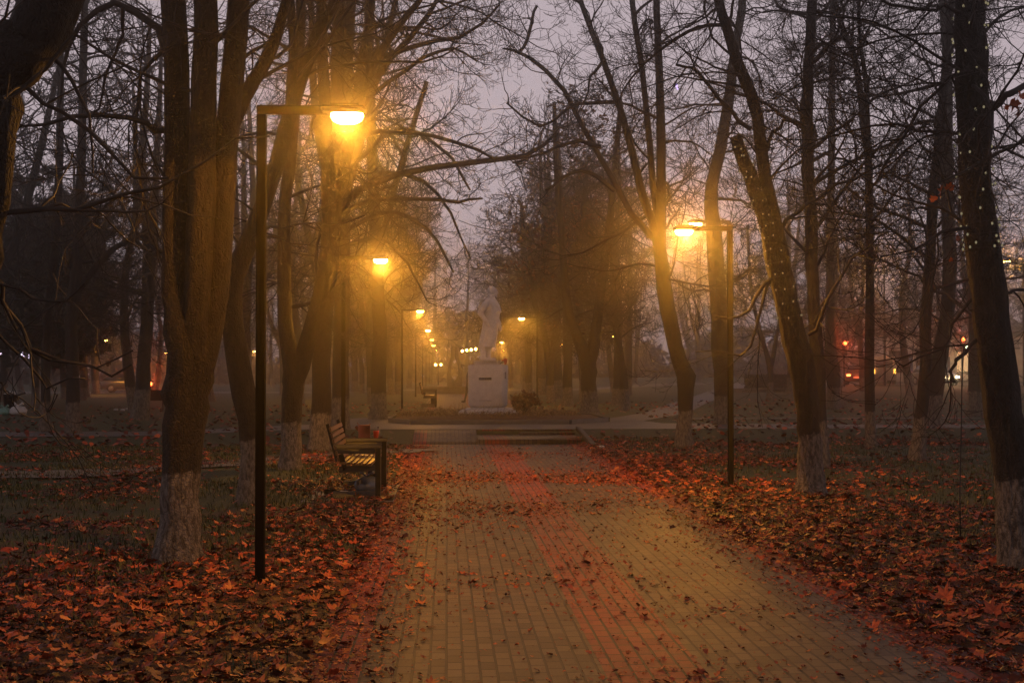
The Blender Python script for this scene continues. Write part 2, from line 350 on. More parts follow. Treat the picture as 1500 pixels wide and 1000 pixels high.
# ------------------------------------------------------------------ trees
def resample(P, w, n):
    P = np.asarray(P, float); w = np.asarray(w, float); k = len(P)
    Q = np.concatenate([[2 * P[0] - P[1]], P, [2 * P[-1] - P[-2]]]); t = np.linspace(0, k - 1, n); o = []
    for s in t:
        i = min(int(s), k - 2); u = s - i; a, b_, c, d = Q[i:i + 4]
        o.append(.5 * (2 * b_ + (c - a) * u + (2 * a - 5 * b_ + 4 * c - d) * u * u + (3 * b_ - a - 3 * c + d) * u ** 3))
    return np.array(o), np.interp(t, np.arange(k), w)
def grow(P, Rd, n, L, ang, r0, t0=.15, K=7, up=.0, droop=.0, noise=.22, taper=.35, r=rng, zlo=None, zhi=None, tend=1.0):
    """children spawned along polylines P (N,K,3): returns (n,K,3),(n,K)"""
    N, KP, _ = P.shape
    seg = np.linalg.norm(np.diff(P, axis=1), axis=2).sum(1); pi = r.choice(N, n, p=seg / seg.sum())
    t = (t0 + (tend - t0) * r.random(n) ** .85) * (KP - 1)
    if zlo is not None:      # reject spawn points outside a height band
        for _ in range(12):
            i = np.minimum(t.astype(int), KP - 2); z = P[pi, i, 2]; bad = (z < zlo) | (z > zhi)
            if not bad.any(): break
            m = bad.sum(); pi[bad] = r.choice(N, m, p=seg / seg.sum()); t[bad] = (t0 + (tend - t0) * r.random(m)) * (KP - 1)
    i = np.minimum(t.astype(int), KP - 2); u = (t - i)[:, None]
    p = P[pi, i] * (1 - u) + P[pi, i + 1] * u; T = P[pi, i + 1] - P[pi, i]; T /= np.linalg.norm(T, axis=1, keepdims=True) + 1e-9
    rp = Rd[pi, i] * (1 - u[:, 0]) + Rd[pi, i + 1] * u[:, 0]
    q = r.normal(size=(n, 3)); q -= (q * T).sum(1, keepdims=True) * T; q /= np.linalg.norm(q, axis=1, keepdims=True) + 1e-9
    a = R(1) * (ang[0] + (ang[1] - ang[0]) * r.random(n))[:, None]; d = np.cos(a) * T + np.sin(a) * q
    Ln = (L[0] + (L[1] - L[0]) * r.random(n)) * (1.15 - .5 * t / (KP - 1)); st = (Ln / (K - 1))[:, None]
    out = np.zeros((n, K, 3)); out[:, 0] = p; bias = r.normal(size=(n, 3)) * noise * .5
    for k in range(1, K):
        f = k / (K - 1); d = d + r.normal(size=(n, 3)) * noise + bias * .6; d[:, 2] += -droop * (1 - f) * 1.2 + up * f * f * 2
        d /= np.linalg.norm(d, axis=1, keepdims=True); out[:, k] = out[:, k - 1] + d * st
    rr = np.minimum(rp * .62, r0 * (.7 + .6 * r.random(n)))[:, None] * (1 - (1 - taper) * np.linspace(0, 1, K))[None]
    return out, rr
def leaf_cards(c, size, r, n_out=5):
    """n small ragged leaves round given centres"""
    n = len(c); a = np.linspace(0, 2 * np.pi, n_out + 1)[:-1]; rad = .5 + .5 * (np.arange(n_out) % 2)
    T = np.stack([np.cos(a) * rad, np.sin(a) * rad, .15 * np.cos(2 * a)], 1)
    q = r.normal(size=(n, 3, 3)); u = q[:, 0]; u /= np.linalg.norm(u, axis=1, keepdims=True); v = np.cross(u, q[:, 1]); v /= np.linalg.norm(v, axis=1, keepdims=True); w = np.cross(u, v)
    s = size * (.6 + .8 * r.random(n))
    V = c[:, None] + s[:, None, None] * (T[None, :, 0:1] * u[:, None] + T[None, :, 1:2] * v[:, None] + T[None, :, 2:3] * w[:, None])
    Fa = (np.arange(n) * n_out)[:, None] + np.arange(n_out)[None]
    return V.reshape(-1, 3), Fa, np.repeat(r.random(n), n_out)
def trunk_verts(P, w, sides, r):
    V, Fa = tubes(P[None], w[None], sides); K = len(P)
    V = V.reshape(K, sides, 3); c = P[:, None]; ph = r.random(6) * 6.28; a = np.arange(sides) * 2 * np.pi / sides; k = np.arange(K) * .45
    g = 1 + .05 * np.sin(3 * a[None] + ph[0] + k[:, None] * .4) + .04 * np.sin(5 * a[None] + ph[1] - k[:, None] * .7) + .035 * np.sin(k[:, None] * 1.7 + ph[2] + 2 * a[None]) + .02 * r.normal(size=(K, sides))
    return (c + (V - c) * g[:, :, None]).reshape(-1, 3), Fa
HEADS = [(-.87, 12.1, 3.6, 1.5), (-1.3, 27.8, 3.7, 1.6), (3.66, 21.9, 3.8, 2.0), (3.3, 19.5, 3.6, 1.6), (-1.1, 57, 3.8, 1.6), (3.4, 65, 3.9, 1.6), (-1.0, 10.5, 3.5, 1.0)]   # crowns are pruned clear of the lamps
def pruned(P, base, zmin=0):
    W = P + np.array(base)[None, None]; bad = np.zeros(len(P), bool)
    for x, y, z, rad in HEADS: bad |= (((W - (x, y, z)) ** 2).sum(2) < rad * rad).any(1)
    return ~(bad | (P[:, :, 2] < zmin).any(1))
def build_tree(base, stems, limbs=(), label='', group=None, bark='bark', name='bare_tree', zlo=2.6, zhi=9, n1=22, n2=6, n3=6, n4=3, L1=(1.2, 3.2), rmin=.003, leaves=0, leafmat='brown_leaf', leafsize=.09, sides=16, seed=0, parent_kind=None, r1=.035, zcut=.9, ang1=(35, 85), drp=.16, upt=.14, cat='tree'):
    """stems/limbs: lists of (points relative to base (K,3), radii (K))"""
    r = np.random.default_rng(seed + 100)
    root = empty(name, base, label=label, cat=cat, group=group)
    V = []; Fq = []; n = 0; SP = []; SR = []
    for si, (P, w) in enumerate(stems):
        P, w = resample(P, w, 30 if si == 0 else 20)
        P = P + r.normal(size=P.shape) * (w * .06)[:, None]
        if si == 0:
            zz = P[:, 2] - P[0, 2]; w = w * (1 + .35 * np.exp(-np.clip(zz, 0, None) / .16))
        v, f = trunk_verts(P, w, sides, r); V.append(v); Fq.append(f + n); n += len(v)
        P2, w2 = resample(P, w, 14); SP.append(P2); SR.append(w2)
    mesh_np('trunk', np.concatenate(V), [np.concatenate(Fq)], M[bark], root)
    SP = np.array(SP); SR = np.array(SR)
    V = []; Fq = []; n = 0
    def put(P, Rr, s):
        nonlocal n
        v, f = tubes(P, Rr, s); V.append(v); Fq.append(f + n); n += len(v)
    LP = []; LR = []
    for P, w in limbs:
        P, w = resample(P, w, 9); P[1:] += r.normal(size=P[1:].shape) * .02; LP.append(P); LR.append(w)
    A, a = grow(SP, SR, n1, L1, ang1, r1, .08, 9, upt * .6, drp * .5, .17, .3, r, zlo, zhi)
    m = pruned(A, base, zcut); A, a = A[m], a[m]
    if LP: A = np.concatenate([A, np.array(LP)]); a = np.concatenate([a, np.array(LR)])
    a = np.maximum(a, rmin * 1.6); put(A, a, 6)
    na = len(A)
    B, b_ = grow(A, a, na * n2, (.6, 1.8), (30, 75), .014, .12, 8, upt, drp, .15, .35, r); m = pruned(B, base, zcut); B, b_ = B[m], b_[m]; b_ = np.maximum(b_, rmin * 1.2); put(B, b_, 4)
    C, c_ = grow(B, b_, len(B) * n3, (.3, .95), (25, 65), .006, .1, 7, upt * 1.5, drp, .14, .5, r); m = pruned(C, base, zcut); C, c_ = C[m], c_[m]; c_ = np.maximum(c_, rmin); put(C, c_, 3)
    E = C
    if n4: 
        E, e_ = grow(C, c_, len(C) * n4, (.12, .38), (25, 60), .004, .1, 4, .2, 0, .16, .6, r); m = pruned(E, base, zcut); E, e_ = E[m], e_[m]; e_ = np.maximum(e_, rmin * .85); put(E, e_, 3)
    mesh_np('crown', np.concatenate(V), [np.concatenate(Fq)], M['twig'], root)
    if leaves:
        k = r.choice(len(E), leaves); c = E[k, -1] + r.normal(size=(leaves, 3)) * .1
        v, f, tn = leaf_cards(c, leafsize, r); mesh_np('foliage', v, [f], M[leafmat], root, False, dict(tint=tn))
    return root
TREE_N = [0]
def hero(d, stems, limbs=(), ext=1.6, **k):
    """stems in photo pixels (px,py,width px) at distance d -> real metres; the trunk stands on the terrain there"""
    base = at(stems[0][0][0], stems[0][0][1], d); base.z = G(base.x, base.y) - .05
    out = []; r = np.random.default_rng(TREE_N[0] * 7 + 3); TREE_N[0] += 1
    def conv(S, si, isl=False):
        P = []; w = []
        off = 0 if si == 0 else (r.random() - .5) * .5
        for j, (px, py, wd) in enumerate(S):
            dd = d + off * min(1, j / 2) + (isl * (r.random() - .5) * .3 * min(1, j / 2))
            q = at(px, py, dd); P.append(q - base); w.append(wd / 2 / F * d)
        P = np.array(P)
        if si == 0: P[0, 2] = min(P[0, 2], -.02)
        if not isl and S[-1][1] < 12:          # carries on above the frame
            T = P[-1] - P[-2]; T /= np.linalg.norm(T); T = T * .7 + np.array([0, 0, .3]); T /= np.linalg.norm(T)
            s = ext / .6
            for q in range(2): P = np.concatenate([P, P[-1:] + T * s * .8 + r.normal(size=3) * .15]); w.append(w[-1] * .68)
        return P, np.array(w)
    o = [conv(S, i) for i, S in enumerate(stems)]; l = [conv(S, 1, True) for S in limbs]
    zt = CAMZ + 560 / F * d
    k.setdefault('zhi', zt + 1.0); k['n1'] = max(6, int(k.get('n1', 22) * (.72 if d > 18 else .85))); k.setdefault('r1', .018 if d < 15 else .024 if d < 22 else .035); k.setdefault('rmin', max(.003, d * .00015)); k.setdefault('seed', TREE_N[0])
    return build_tree(base, o, l, **k)
GL = 'whitewashed bare trees lining the park path'
# ---- left side
L0 = hero(9.0, [[(-120, 1010, 120), (-95, 700, 105), (-65, 450, 100), (-38, 300, 98), (-14, 133, 94), (28, 70, 92), (75, 0, 88)]],
     [[(-30, 322, 12), (0, 317, 9), (75, 320, 8), (110, 310, 7), (180, 285, 6), (240, 270, 5), (300, 240, 4), (345, 215, 3), (397, 202, 2)],
      [(-20, 80, 9), (30, 120, 7), (70, 150, 6), (120, 185, 6), (180, 235, 5), (240, 268, 4)],
      [(-40, 395, 8), (0, 415, 5), (30, 425, 4), (70, 440, 4), (100, 440, 3), (128, 423, 2)],
      [(-40, 380, 9), (0, 430, 7), (15, 455, 6), (35, 495, 6), (70, 522, 5), (120, 535, 4), (160, 545, 4), (190, 545, 3)],
      [(-40, 400, 8), (5, 440, 5), (35, 500, 4), (70, 530, 4), (130, 533, 3), (165, 528, 3), (188, 513, 2)],
      [(-50, 440, 7), (0, 495, 4), (25, 520, 4), (60, 550, 3.5), (78, 558, 3), (110, 555, 2.5), (125, 550, 2)], [(-50, 520, 5), (0, 565, 3), (15, 578, 2), (30, 580, 2)]],
     label='dark leaning trunk cut by the left frame edge, low twigs hanging from it', group=GL, bark='bark_bare', zlo=2.9, n1=9, n2=2, n3=3, n4=1, sides=24, L1=(.8, 2))
L1 = hero(13.65, [[(262, 818, 60), (261, 770, 56), (264, 685, 55), (270, 600, 62), (276, 545, 70), (272, 480, 58), (265, 400, 50), (262, 300, 44), (259, 150, 38), (256, 0, 36)],
      [(280, 560, 50), (288, 460, 46), (294, 360, 40), (297, 200, 37), (301, 0, 35)],
      [(290, 555, 44), (312, 455, 38), (324, 333, 35), (333, 200, 34), (350, 0, 30)],
      [(336, 190, 22), (362, 135, 22), (393, 80, 19), (420, 0, 15)]],
     [[(244, 80, 13), (228, 45, 12), (200, 18, 11), (167, 7, 10), (147, 12, 9), (118, 38, 8), (100, 67, 7), (88, 105, 5), (93, 153, 3)],
      [(180, 12, 7), (178, 50, 5), (168, 80, 5), (150, 140, 4), (138, 170, 3)],
      [(242, 190, 10), (225, 182, 9), (200, 173, 8), (150, 170, 7), (90, 175, 6), (40, 185, 4), (18, 198, 3)],
      [(242, 72, 7), (225, 88, 6), (205, 110, 6), (197, 150, 5), (195, 200, 5), (205, 270, 4), (222, 340, 4), (250, 420, 3), (272, 500, 2)]],
     label='thick bark tree splitting into several stems, closest whole trunk on the left lawn', group=GL, zlo=2.6, zcut=2.1, n1=22, n2=4, n3=5, n4=2, sides=28)
L2 = hero(19.4, [[(362, 740, 30), (365, 690, 27), (368, 640, 34), (355, 570, 34), (343, 500, 32), (338, 440, 30), (346, 395, 30), (368, 345, 27), (390, 290, 25), (415, 210, 23), (435, 130, 21), (470, 40, 18), (495, -10, 16)],
      [(420, 200, 16), (428, 120, 15), (430, 60, 14), (424, 0, 13)]],
     label='crooked tree bending right, just behind the front lamp post', group=GL, n1=26)
L3 = hero(26.3, [[(424, 690, 32), (425, 640, 28), (428, 580, 30), (428, 545, 30), (418, 480, 20), (416, 400, 19), (418, 300, 18), (430, 180, 18), (438, 60, 16), (440, -5, 15)],
      [(432, 560, 26), (452, 500, 25), (470, 430, 23), (482, 360, 22), (480, 250, 20), (475, 150, 18), (470, 0, 15)],
      [(482, 345, 16), (510, 220, 16), (540, 110, 14), (590, 30, 10), (620, -10, 8)]],
     label='tree forking low into a V, between lamp post and bench', group=GL, n1=34)
L4 = hero(32, [[(468, 664, 32), (469, 600, 28), (472, 520, 26), (478, 420, 27), (486, 330, 27), (492, 240, 25), (495, 150, 22), (497, 0, 18)],
      [(490, 280, 14), (520, 150, 14), (535, 60, 12), (545, 0, 10)], [(494, 240, 12), (555, 110, 11), (605, 50, 8), (640, 0, 6)], [(484, 300, 12), (462, 160, 11), (455, 0, 9)]],
     [[(495, 310, 13), (530, 277, 11), (600, 252, 10), (660, 240, 9), (717, 233, 8), (760, 230, 8), (793, 217, 6), (815, 195, 3)],
      [(500, 215, 9), (540, 195, 8), (567, 193, 7), (610, 195, 6), (643, 200, 6), (690, 218, 5), (720, 231, 4)],
      [(515, 120, 10), (545, 90, 9), (583, 77, 8), (633, 62, 7), (687, 47, 5), (733, 7, 3)],
      [(490, 320, 9), (540, 292, 7), (620, 292, 6), (670, 295, 5), (707, 290, 3)], [(510, 170, 8), (570, 120, 7), (620, 85, 6), (665, 70, 4), (700, 90, 3)]],
     label='many stemmed tree behind the bench with one long bough over the path', group=GL, n1=44, n2=7, L1=(1.5, 4))
L5 = hero(38, [[(498, 632, 26), (498, 580, 24), (500, 450, 22), (503, 330, 20), (507, 150, 18), (515, 0, 15)], [(503, 300, 12), (540, 160, 11), (580, 0, 8)]],
     [[(505, 300, 9), (560, 255, 8), (620, 265, 6), (660, 310, 4), (690, 380, 2)], [(503, 340, 8), (570, 310, 7), (630, 340, 5), (665, 400, 3)], [(505, 250, 8), (580, 190, 7), (650, 220, 5), (690, 280, 3)], [(504, 360, 7), (560, 350, 6), (600, 390, 4), (625, 440, 2)]],
     label='straight whitewashed tree directly behind the second lamp post on the left', group=GL, n1=44, n2=6, L1=(1.5, 4))
hero(46, [[(553, 602, 24), (556, 500, 20), (552, 400, 18), (546, 250, 16), (540, 0, 12)], [(553, 380, 10), (585, 250, 9), (625, 120, 7)]],
     label='hazy tree in the orange glow beyond the second left lamp', group=GL, n1=40, n2=6, L1=(1.5, 4.2))
hero(41, [[(66, 618, 16), (66, 560, 13), (70, 450, 13), (82, 350, 12), (88, 200, 10), (90, 0, 8)]], label='slim grey tree left of the crossing pair on the left lawn', group=GL, bark='bark_grey', n1=36)
hero(40, [[(108, 618, 20), (107, 560, 18), (104, 470, 18), (112, 400, 16), (118, 250, 13), (124, 0, 10)], [(110, 430, 11), (160, 370, 9), (215, 340, 6)]], label='broad pale footed tree on the far left lawn, bough reaching right', group=GL, bark='bark_grey', n1=40)
# ---- right side
R1 = hero(12.9, [[(1496, 840, 64), (1490, 780, 58), (1484, 690, 56), (1470, 600, 56), (1457, 520, 53), (1446, 430, 51), (1436, 333, 48), (1428, 250, 47), (1424, 150, 46), (1421, 50, 45), (1421, -10, 44)]],
     [[(1445, 160, 14), (1462, 146, 12), (1480, 135, 10), (1505, 122, 9), (1545, 108, 7)],
      [(1432, 497, 7), (1418, 508, 6), (1405, 525, 6), (1396, 545, 5), (1385, 557, 2)],
      [(1425, 90, 7), (1400, 110, 6), (1370, 130, 5), (1330, 190, 5), (1300, 235, 4), (1280, 270, 3)],
      [(1438, 430, 5), (1410, 450, 5), (1395, 480, 4), (1385, 505, 3), (1340, 530, 3), (1300, 520, 2)],
      [(1470, 430, 6), (1490, 425, 5), (1510, 430, 4), (1540, 440, 3)], [(1425, 20, 7), (1390, 15, 6), (1340, 12, 5), (1290, 2, 4)]],
     label='thick dark trunk wrapped in fairy lights at the right edge', group=GL, bark='bark_grey', n1=20, n2=5, n3=5, n4=3, sides=28, zlo=2.5)
R2 = hero(20.1, [[(1190, 730, 42), (1189, 690, 37), (1187, 640, 34), (1181, 580, 36), (1172, 530, 37), (1160, 480, 35), (1148, 430, 34), (1136, 380, 31), (1125, 333, 24), (1110, 290, 22), (1095, 250, 20), (1076, 200, 17)],
      [(1156, 440, 24), (1148, 390, 22), (1139, 333, 19), (1120, 250, 19), (1105, 155, 17), (1083, 100, 17), (1062, 33, 15), (1050, -8, 14)]],
     [[(1140, 405, 7), (1125, 412, 6), (1105, 440, 5), (1085, 462, 4), (1060, 468, 3), (1045, 466, 2)], [(1140, 400, 6), (1120, 430, 5), (1115, 465, 4), (1100, 505, 4), (1080, 520, 3), (1050, 515, 2), (1018, 515, 2)],
      [(1185, 490, 7), (1205, 470, 6), (1220, 430, 5), (1245, 385, 4), (1280, 350, 3), (1300, 340, 2)], [(1120, 225, 7), (1130, 200, 6), (1150, 175, 5), (1180, 185, 4)],
      [(1145, 335, 7), (1165, 310, 6), (1200, 285, 5), (1250, 260, 4), (1290, 240, 3)], [(1100, 190, 7), (1060, 150, 6), (1020, 105, 5), (990, 100, 4)]],
     label='leaning fairy light tree with a snapped off stem, right of the right lamp', group=GL, n1=26, sides=22)
hero(26, [[(1198, 690, 30), (1196, 520, 20), (1191, 430, 18), (1188, 333, 18), (1182, 200, 17), (1185, 100, 15), (1190, 0, 15)]], label='upright trunk directly behind the leaning fairy light tree', group=GL, bark='bark_grey', n1=34)
R4 = hero(33.5, [[(1003, 662, 24), (1003, 610, 20), (1004, 572, 24), (1006, 553, 30), (998, 535, 23), (985, 490, 21), (975, 430, 22), (967, 370, 20), (960, 333, 14), (945, 300, 12), (925, 220, 11), (905, 150, 10), (880, 80, 9), (850, 0, 7)],
      [(967, 380, 18), (969, 250, 14), (967, 130, 12), (962, 0, 10)], [(964, 330, 11), (955, 250, 10), (943, 120, 9), (925, 0, 8)]],
     [[(958, 350, 10), (913, 293, 9), (870, 213, 8), (827, 133, 7), (790, 95, 6), (760, 77, 5), (740, 70, 3)], [(905, 150, 7), (870, 150, 6), (830, 160, 5), (790, 185, 4), (740, 150, 3)],
      [(880, 215, 7), (840, 208, 6), (790, 225, 4), (750, 240, 3)], [(760, 77, 5), (775, 45, 5), (785, 10, 4)], [(900, 280, 7), (850, 250, 6), (800, 280, 4)]],
     label='leaning tree with a knotty burl left of the right lamp', group=GL, n1=40, n2=7, L1=(1.5, 4))
hero(41, [[(1060, 634, 28), (1060, 580, 25), (1055, 500, 25), (1050, 400, 24), (1043, 320, 22), (1042, 270, 19), (1055, 220, 17), (1068, 140, 15), (1080, 50, 13), (1088, -5, 12)]], label='tree seen right behind the right lamp post', group=GL, n1=44)
hero(33, [[(1276, 662, 18), (1275, 600, 15), (1275, 450, 13), (1274, 333, 12), (1272, 240, 12), (1265, 180, 10), (1255, 100, 9), (1248, 75, 9), (1230, 30, 8), (1222, 0, 7)], [(1273, 220, 8), (1268, 120, 7), (1260, 60, 6), (1258, 10, 5)]], label='slim straight tree whose top splits into two, on the right lawn', group=GL, bark='bark_grey', n1=38)
hero(28, [[(1343, 682, 24), (1347, 620, 20), (1355, 540, 17), (1356, 470, 17), (1362, 380, 16), (1368, 280, 15), (1378, 180, 14), (1390, 60, 12), (1395, -5, 11)]], label='slender tree tilting right, front one of a close pair', group=GL, bark='bark_grey', n1=34)
hero(40, [[(1366, 637, 24), (1368, 590, 23), (1375, 530, 23), (1386, 470, 21), (1390, 380, 20), (1388, 250, 17), (1388, 100, 14), (1382, 0, 12)]], label='thicker tree with a pale foot, rear one of a close pair', group=GL, bark='bark_grey', n1=44)
hero(56, [[(1222, 590, 22), (1221, 560, 19), (1217, 540, 25), (1216, 520, 22), (1216, 500, 14), (1216, 400, 13), (1218, 200, 10), (1220, 0, 8)]], label='squat shouldered trunk on the grass in front of a red glow', group=GL, bark='bark_grey', n1=44, n4=2)
hero(48, [[(1432, 607, 26), (1430, 500, 22), (1425, 400, 18), (1420, 200, 16), (1415, 0, 12)]], label='grey trunk half hidden behind the fairy light trunk at right', group=GL, bark='bark_grey', n1=40, n4=2)
hero(70, [[(1128, 580, 10), (1128, 540, 9), (1122, 515, 7), (1112, 480, 6), (1100, 420, 5), (1095, 330, 4)], [(1129, 540, 7), (1138, 490, 6), (1150, 420, 5), (1155, 330, 4)]], label='small Y shaped tree alone on the lawn right of the lamp', group=GL, bark='bark_grey', n1=40, n4=2, L1=(1.5, 4))
hero(50, [[(863, 606, 25), (862, 560, 23), (860, 530, 24), (845, 490, 15), (832, 450, 13), (825, 380, 11), (815, 250, 8), (812, 150, 6)], [(863, 535, 19), (873, 480, 16), (880, 420, 14), (890, 350, 12), (900, 250, 9), (910, 150, 7)]],
     label='white footed tree splitting into a wide V, right of the statue', group=GL, n1=40, n2=4, L1=(1.5, 4.5))
hero(56, [[(917, 592, 15), (912, 550, 12), (905, 500, 11), (900, 450, 10), (897, 350, 9), (893, 250, 7)]], label='thin leaning tree right of the white footed V shaped tree', group=GL, n1=46, n4=2, L1=(1.5, 4))
hero(62, [[(832, 592, 15), (831, 480, 13), (826, 380, 12), (818, 250, 9), (815, 180, 7)], [(828, 420, 9), (850, 330, 8), (860, 250, 6)]], label='tree still holding brown withered leaves beyond the statue', group=GL, n1=36, n2=5, n4=2, L1=(1.8, 5), leaves=1300, leafsize=.12, name='withered_tree')
hero(70, [[(808, 585, 13), (805, 540, 11), (795, 480, 9), (780, 430, 8), (775, 330, 6)], [(806, 545, 9), (815, 470, 8), (822, 400, 7), (825, 300, 5)]], label='forked tree behind the far right lamp post', group=GL, n1=36, n2=5, n4=2, L1=(1.8, 5))
hero(84, [[(775, 576, 10), (773, 500, 9), (768, 400, 8), (764, 300, 6)]], label='pale fogged tree nearest to the statue on its right', group=GL, n1=60, n4=2, L1=(1.8, 5))
hero(96, [[(583, 570, 11), (585, 480, 9), (590, 400, 8), (592, 300, 6)]], label='pale fogged tree left of the row of far lamps', group=GL, n1=60, n4=2, L1=(1.8, 5))
# ---- background prototypes, copied
def proto(seed, H, r0, fork, **k):
    r = np.random.default_rng(seed); n = 6
    P = np.stack([np.cumsum(r.normal(size=n) * .16), np.cumsum(r.normal(size=n) * .16), np.linspace(-.1, H, n)], 1); P[0, :2] = 0
    w = np.linspace(r0, r0 * .22, n); st = [(P, w)]
    for _ in range(fork):
        z0 = H * (.16 + .25 * r.random()); i = np.interp(z0, P[:, 2], np.arange(n)); p0 = np.array([np.interp(z0, P[:, 2], P[:, q]) for q in range(3)])
        a = r.random() * 6.28; q = np.stack([p0, p0 + (math.cos(a) * .9, math.sin(a) * .9, 2.0), p0 + (math.cos(a) * 1.7, math.sin(a) * 1.7, H * .4), p0 + (math.cos(a) * 2.3, math.sin(a) * 2.3, H * .62)])
        st.append((q, np.array([.7, .55, .4, .2]) * r0))
    return build_tree((0, 0, 0), st, seed=seed, zlo=2.2, zhi=H, bark='bark_grey', rmin=.012, **k)
protos = [proto(1, 12.5, .24, 1, n1=48, n2=5, n3=5, n4=0, L1=(1.8, 5), sides=10), proto(2, 14, .28, 2, n1=52, n2=5, n3=5, n4=0, L1=(1.8, 5), sides=10),
          proto(3, 11.5, .2, 0, n1=48, n2=5, n3=5, n4=0, L1=(1.6, 4.2), sides=10), proto(4, 13, .26, 2, n1=52, n2=5, n3=5, n4=0, L1=(2, 5.5), sides=10)]
used = [False] * 4
def place_proto(k, x, y, s, rz, label, group):
    o = protos[k] if not used[k] else copy_tree(protos[k]); used[k] = True
    o.location = (x, y, G(x, y)); o.scale = (s, s, s); o.rotation_euler = (0, 0, rz); tag(o, label, 'tree', group)
spots = []
rr = random.Random(3)
def try_spots(n, fx, fy, md, label, group, sc_=(.8, 1.2)):
    c = 0
    for _ in range(n * 30):
        x = rr.uniform(*fx); y = rr.uniform(*fy)
        if abs(x) > .42 * y + 4 or any((x - a) ** 2 + (y - b) ** 2 < md * md for a, b in spots): continue
        if -3 < x < 5.6 or (9 < x < 24 and y < 95 and abs(x - 8 - (y - 52) * .25) < 4): continue
        spots.append((x, y)); place_proto(rr.randrange(4), x, y, rr.uniform(*sc_), rr.uniform(0, 6.28), label, group); c += 1
        if c >= n: break
try_spots(30, (-32, -3.5), (50, 108), 4.6, 'bare tree fading into the fog on the left side of the park', 'fogged trees left of the path')
try_spots(14, (-75, -4), (122, 175), 6, 'faint bare tree far off beyond the left street', 'faint trees beyond the left street')
try_spots(9, (5.8, 12), (60, 105), 4.2, 'bare tree fading into the fog beside the path right of the statue', 'fogged trees right of the statue')
try_spots(12, (17, 46), (76, 102), 6, 'bare tree fading into the fog behind the right lawn', 'fogged trees behind the right lawn')
try_spots(18, (6, 75), (122, 175), 6, 'faint bare tree far off beyond the right street', 'faint trees beyond the right street')
try_spots(5, (-8, -3.2), (102, 150), 3.2, 'bare tree lost in the haze at the far end of the path', 'hazy trees at the end of the path', (.75, 1))
try_spots(5, (5.7, 9), (102, 150), 3.2, 'bare tree lost in the haze at the far end of the path', 'hazy trees at the end of the path', (.75, 1))
for xx, yy, s in ((-1.5, 158, 1.2), (2.2, 164, 1.35), (5.4, 156, 1.3), (-5, 160, 1.3), (6.1, 91, 1.2), (-3.6, 92, 1.15)): place_proto(rr.randrange(4), xx, yy, s, rr.uniform(0, 6), 'bare tree lost in the haze at the far end of the path', 'hazy trees at the end of the path')
pe = proto(9, 10, .2, 1, n1=60, n2=7, n3=5, n4=0, L1=(2, 4.5), sides=10, leaves=7000, leafmat='dark_leaf', leafsize=.28, name='leafy_tree')
pe.location = (-20.5, 72, G(-20.5, 72)); tag(pe, 'dark leafy tree crown looming behind the bare twigs at left', 'tree')
# ------------------------------------------------------------------ fairy lights round two trunks
bulb_me = None
def light_string(root, pts_d, d, label, npx, r):
    """pts: trunk pixels (px,py,w) ; bulbs sit on the trunk surface all round"""
    t = empty('light_string', root.location, label=label, cat='fairy lights', group='fairy light strings wound round trunks')
    P = np.array([at(a, b_, d) - root.location for a, b_, _ in pts_d]); w = np.array([c / 2 / F * d for *_, c in pts_d])
    P, w = resample(P, w, 160); turns = npx
    a = np.linspace(0, 2 * np.pi * turns, 900); q = np.linspace(0, 159, 900)
    C = np.stack([np.interp(q, np.arange(160), P[:, i]) for i in range(3)], 1); rad = np.interp(q, np.arange(160), w) * 1.07 + .004
    W = C + np.stack([np.cos(a) * rad, np.sin(a) * rad, 0 * a], 1)
    mb = MB(); mb.tube(W, .003, 4); mb.build('wire', M['wire'], t, True)
    global bulb_me
    n = 96
    for k in range(n):
        i = min(899, int((k + .5 + r.normal() * .25) * 899 / n)); o_ = (W[i] - C[i]); o_ /= np.linalg.norm(o_) + 1e-9; p = W[i] + o_ * .008 + np.array([0, 0, r.normal() * .03])
        if bulb_me is None:
            b = MB(); b.ball((0, 0, 0), (.011, .011, .014), 8, 6); o = b.build('bulb', M['bulb'], t, True); bulb_me = o.data
        else:
            o = bpy.data.objects.new('bulb', bulb_me); COL.objects.link(o); o.parent = t
        o.location = p
light_string(R1, [(1440, 372, 50), (1436, 333, 48), (1428, 250, 47), (1424, 150, 46), (1421, 50, 45), (1421, -60, 44)], 12.9, 'string of small pale bulbs round the thick dark trunk at the right edge', 17, np.random.default_rng(1))
light_string(R2, [(1160, 478, 35), (1148, 430, 34), (1136, 380, 31), (1125, 333, 24), (1110, 290, 22), (1095, 250, 20), (1080, 210, 17)], 20.1, 'string of small pale bulbs round the leaning trunk with a snapped stem', 15, np.random.default_rng(2))
# orange leaves still hanging on the right-edge tree, and the loose cable below it
def maple(n_out=22):
    key = [(0, 1.0), (13, .76), (25, .58), (44, .95), (57, .74), (72, .56), (96, .82), (118, .62), (140, .52), (160, .46), (172, .2)]
    a = [R(k) for k, _ in key]; rd = [v for _, v in key]
    A = a + [2 * math.pi - x for x in a[:0:-1]]; D = rd + rd[:0:-1]
    return np.stack([np.sin(A) * D, np.cos(A) * D], 1)
MAP = maple()
def leaf_mesh(curl, fold, seed):
    r = np.random.default_rng(seed); n = len(MAP); o = MAP * (1 + .12 * r.normal(size=(n, 1))); V = np.concatenate([[[0, 0]], o]) * .5
    z = curl * (V ** 2).sum(1) * 2 + fold * np.abs(V[:, 0]) + .05 * np.sin(V[:, 1] * 7 + seed) + .035 * r.normal(size=n + 1); z[0] = -.02
    V = np.column_stack([V, z]); i = np.arange(n)
    return V, np.stack([np.zeros(n, int), 1 + (i + 1) % n, 1 + i], 1)
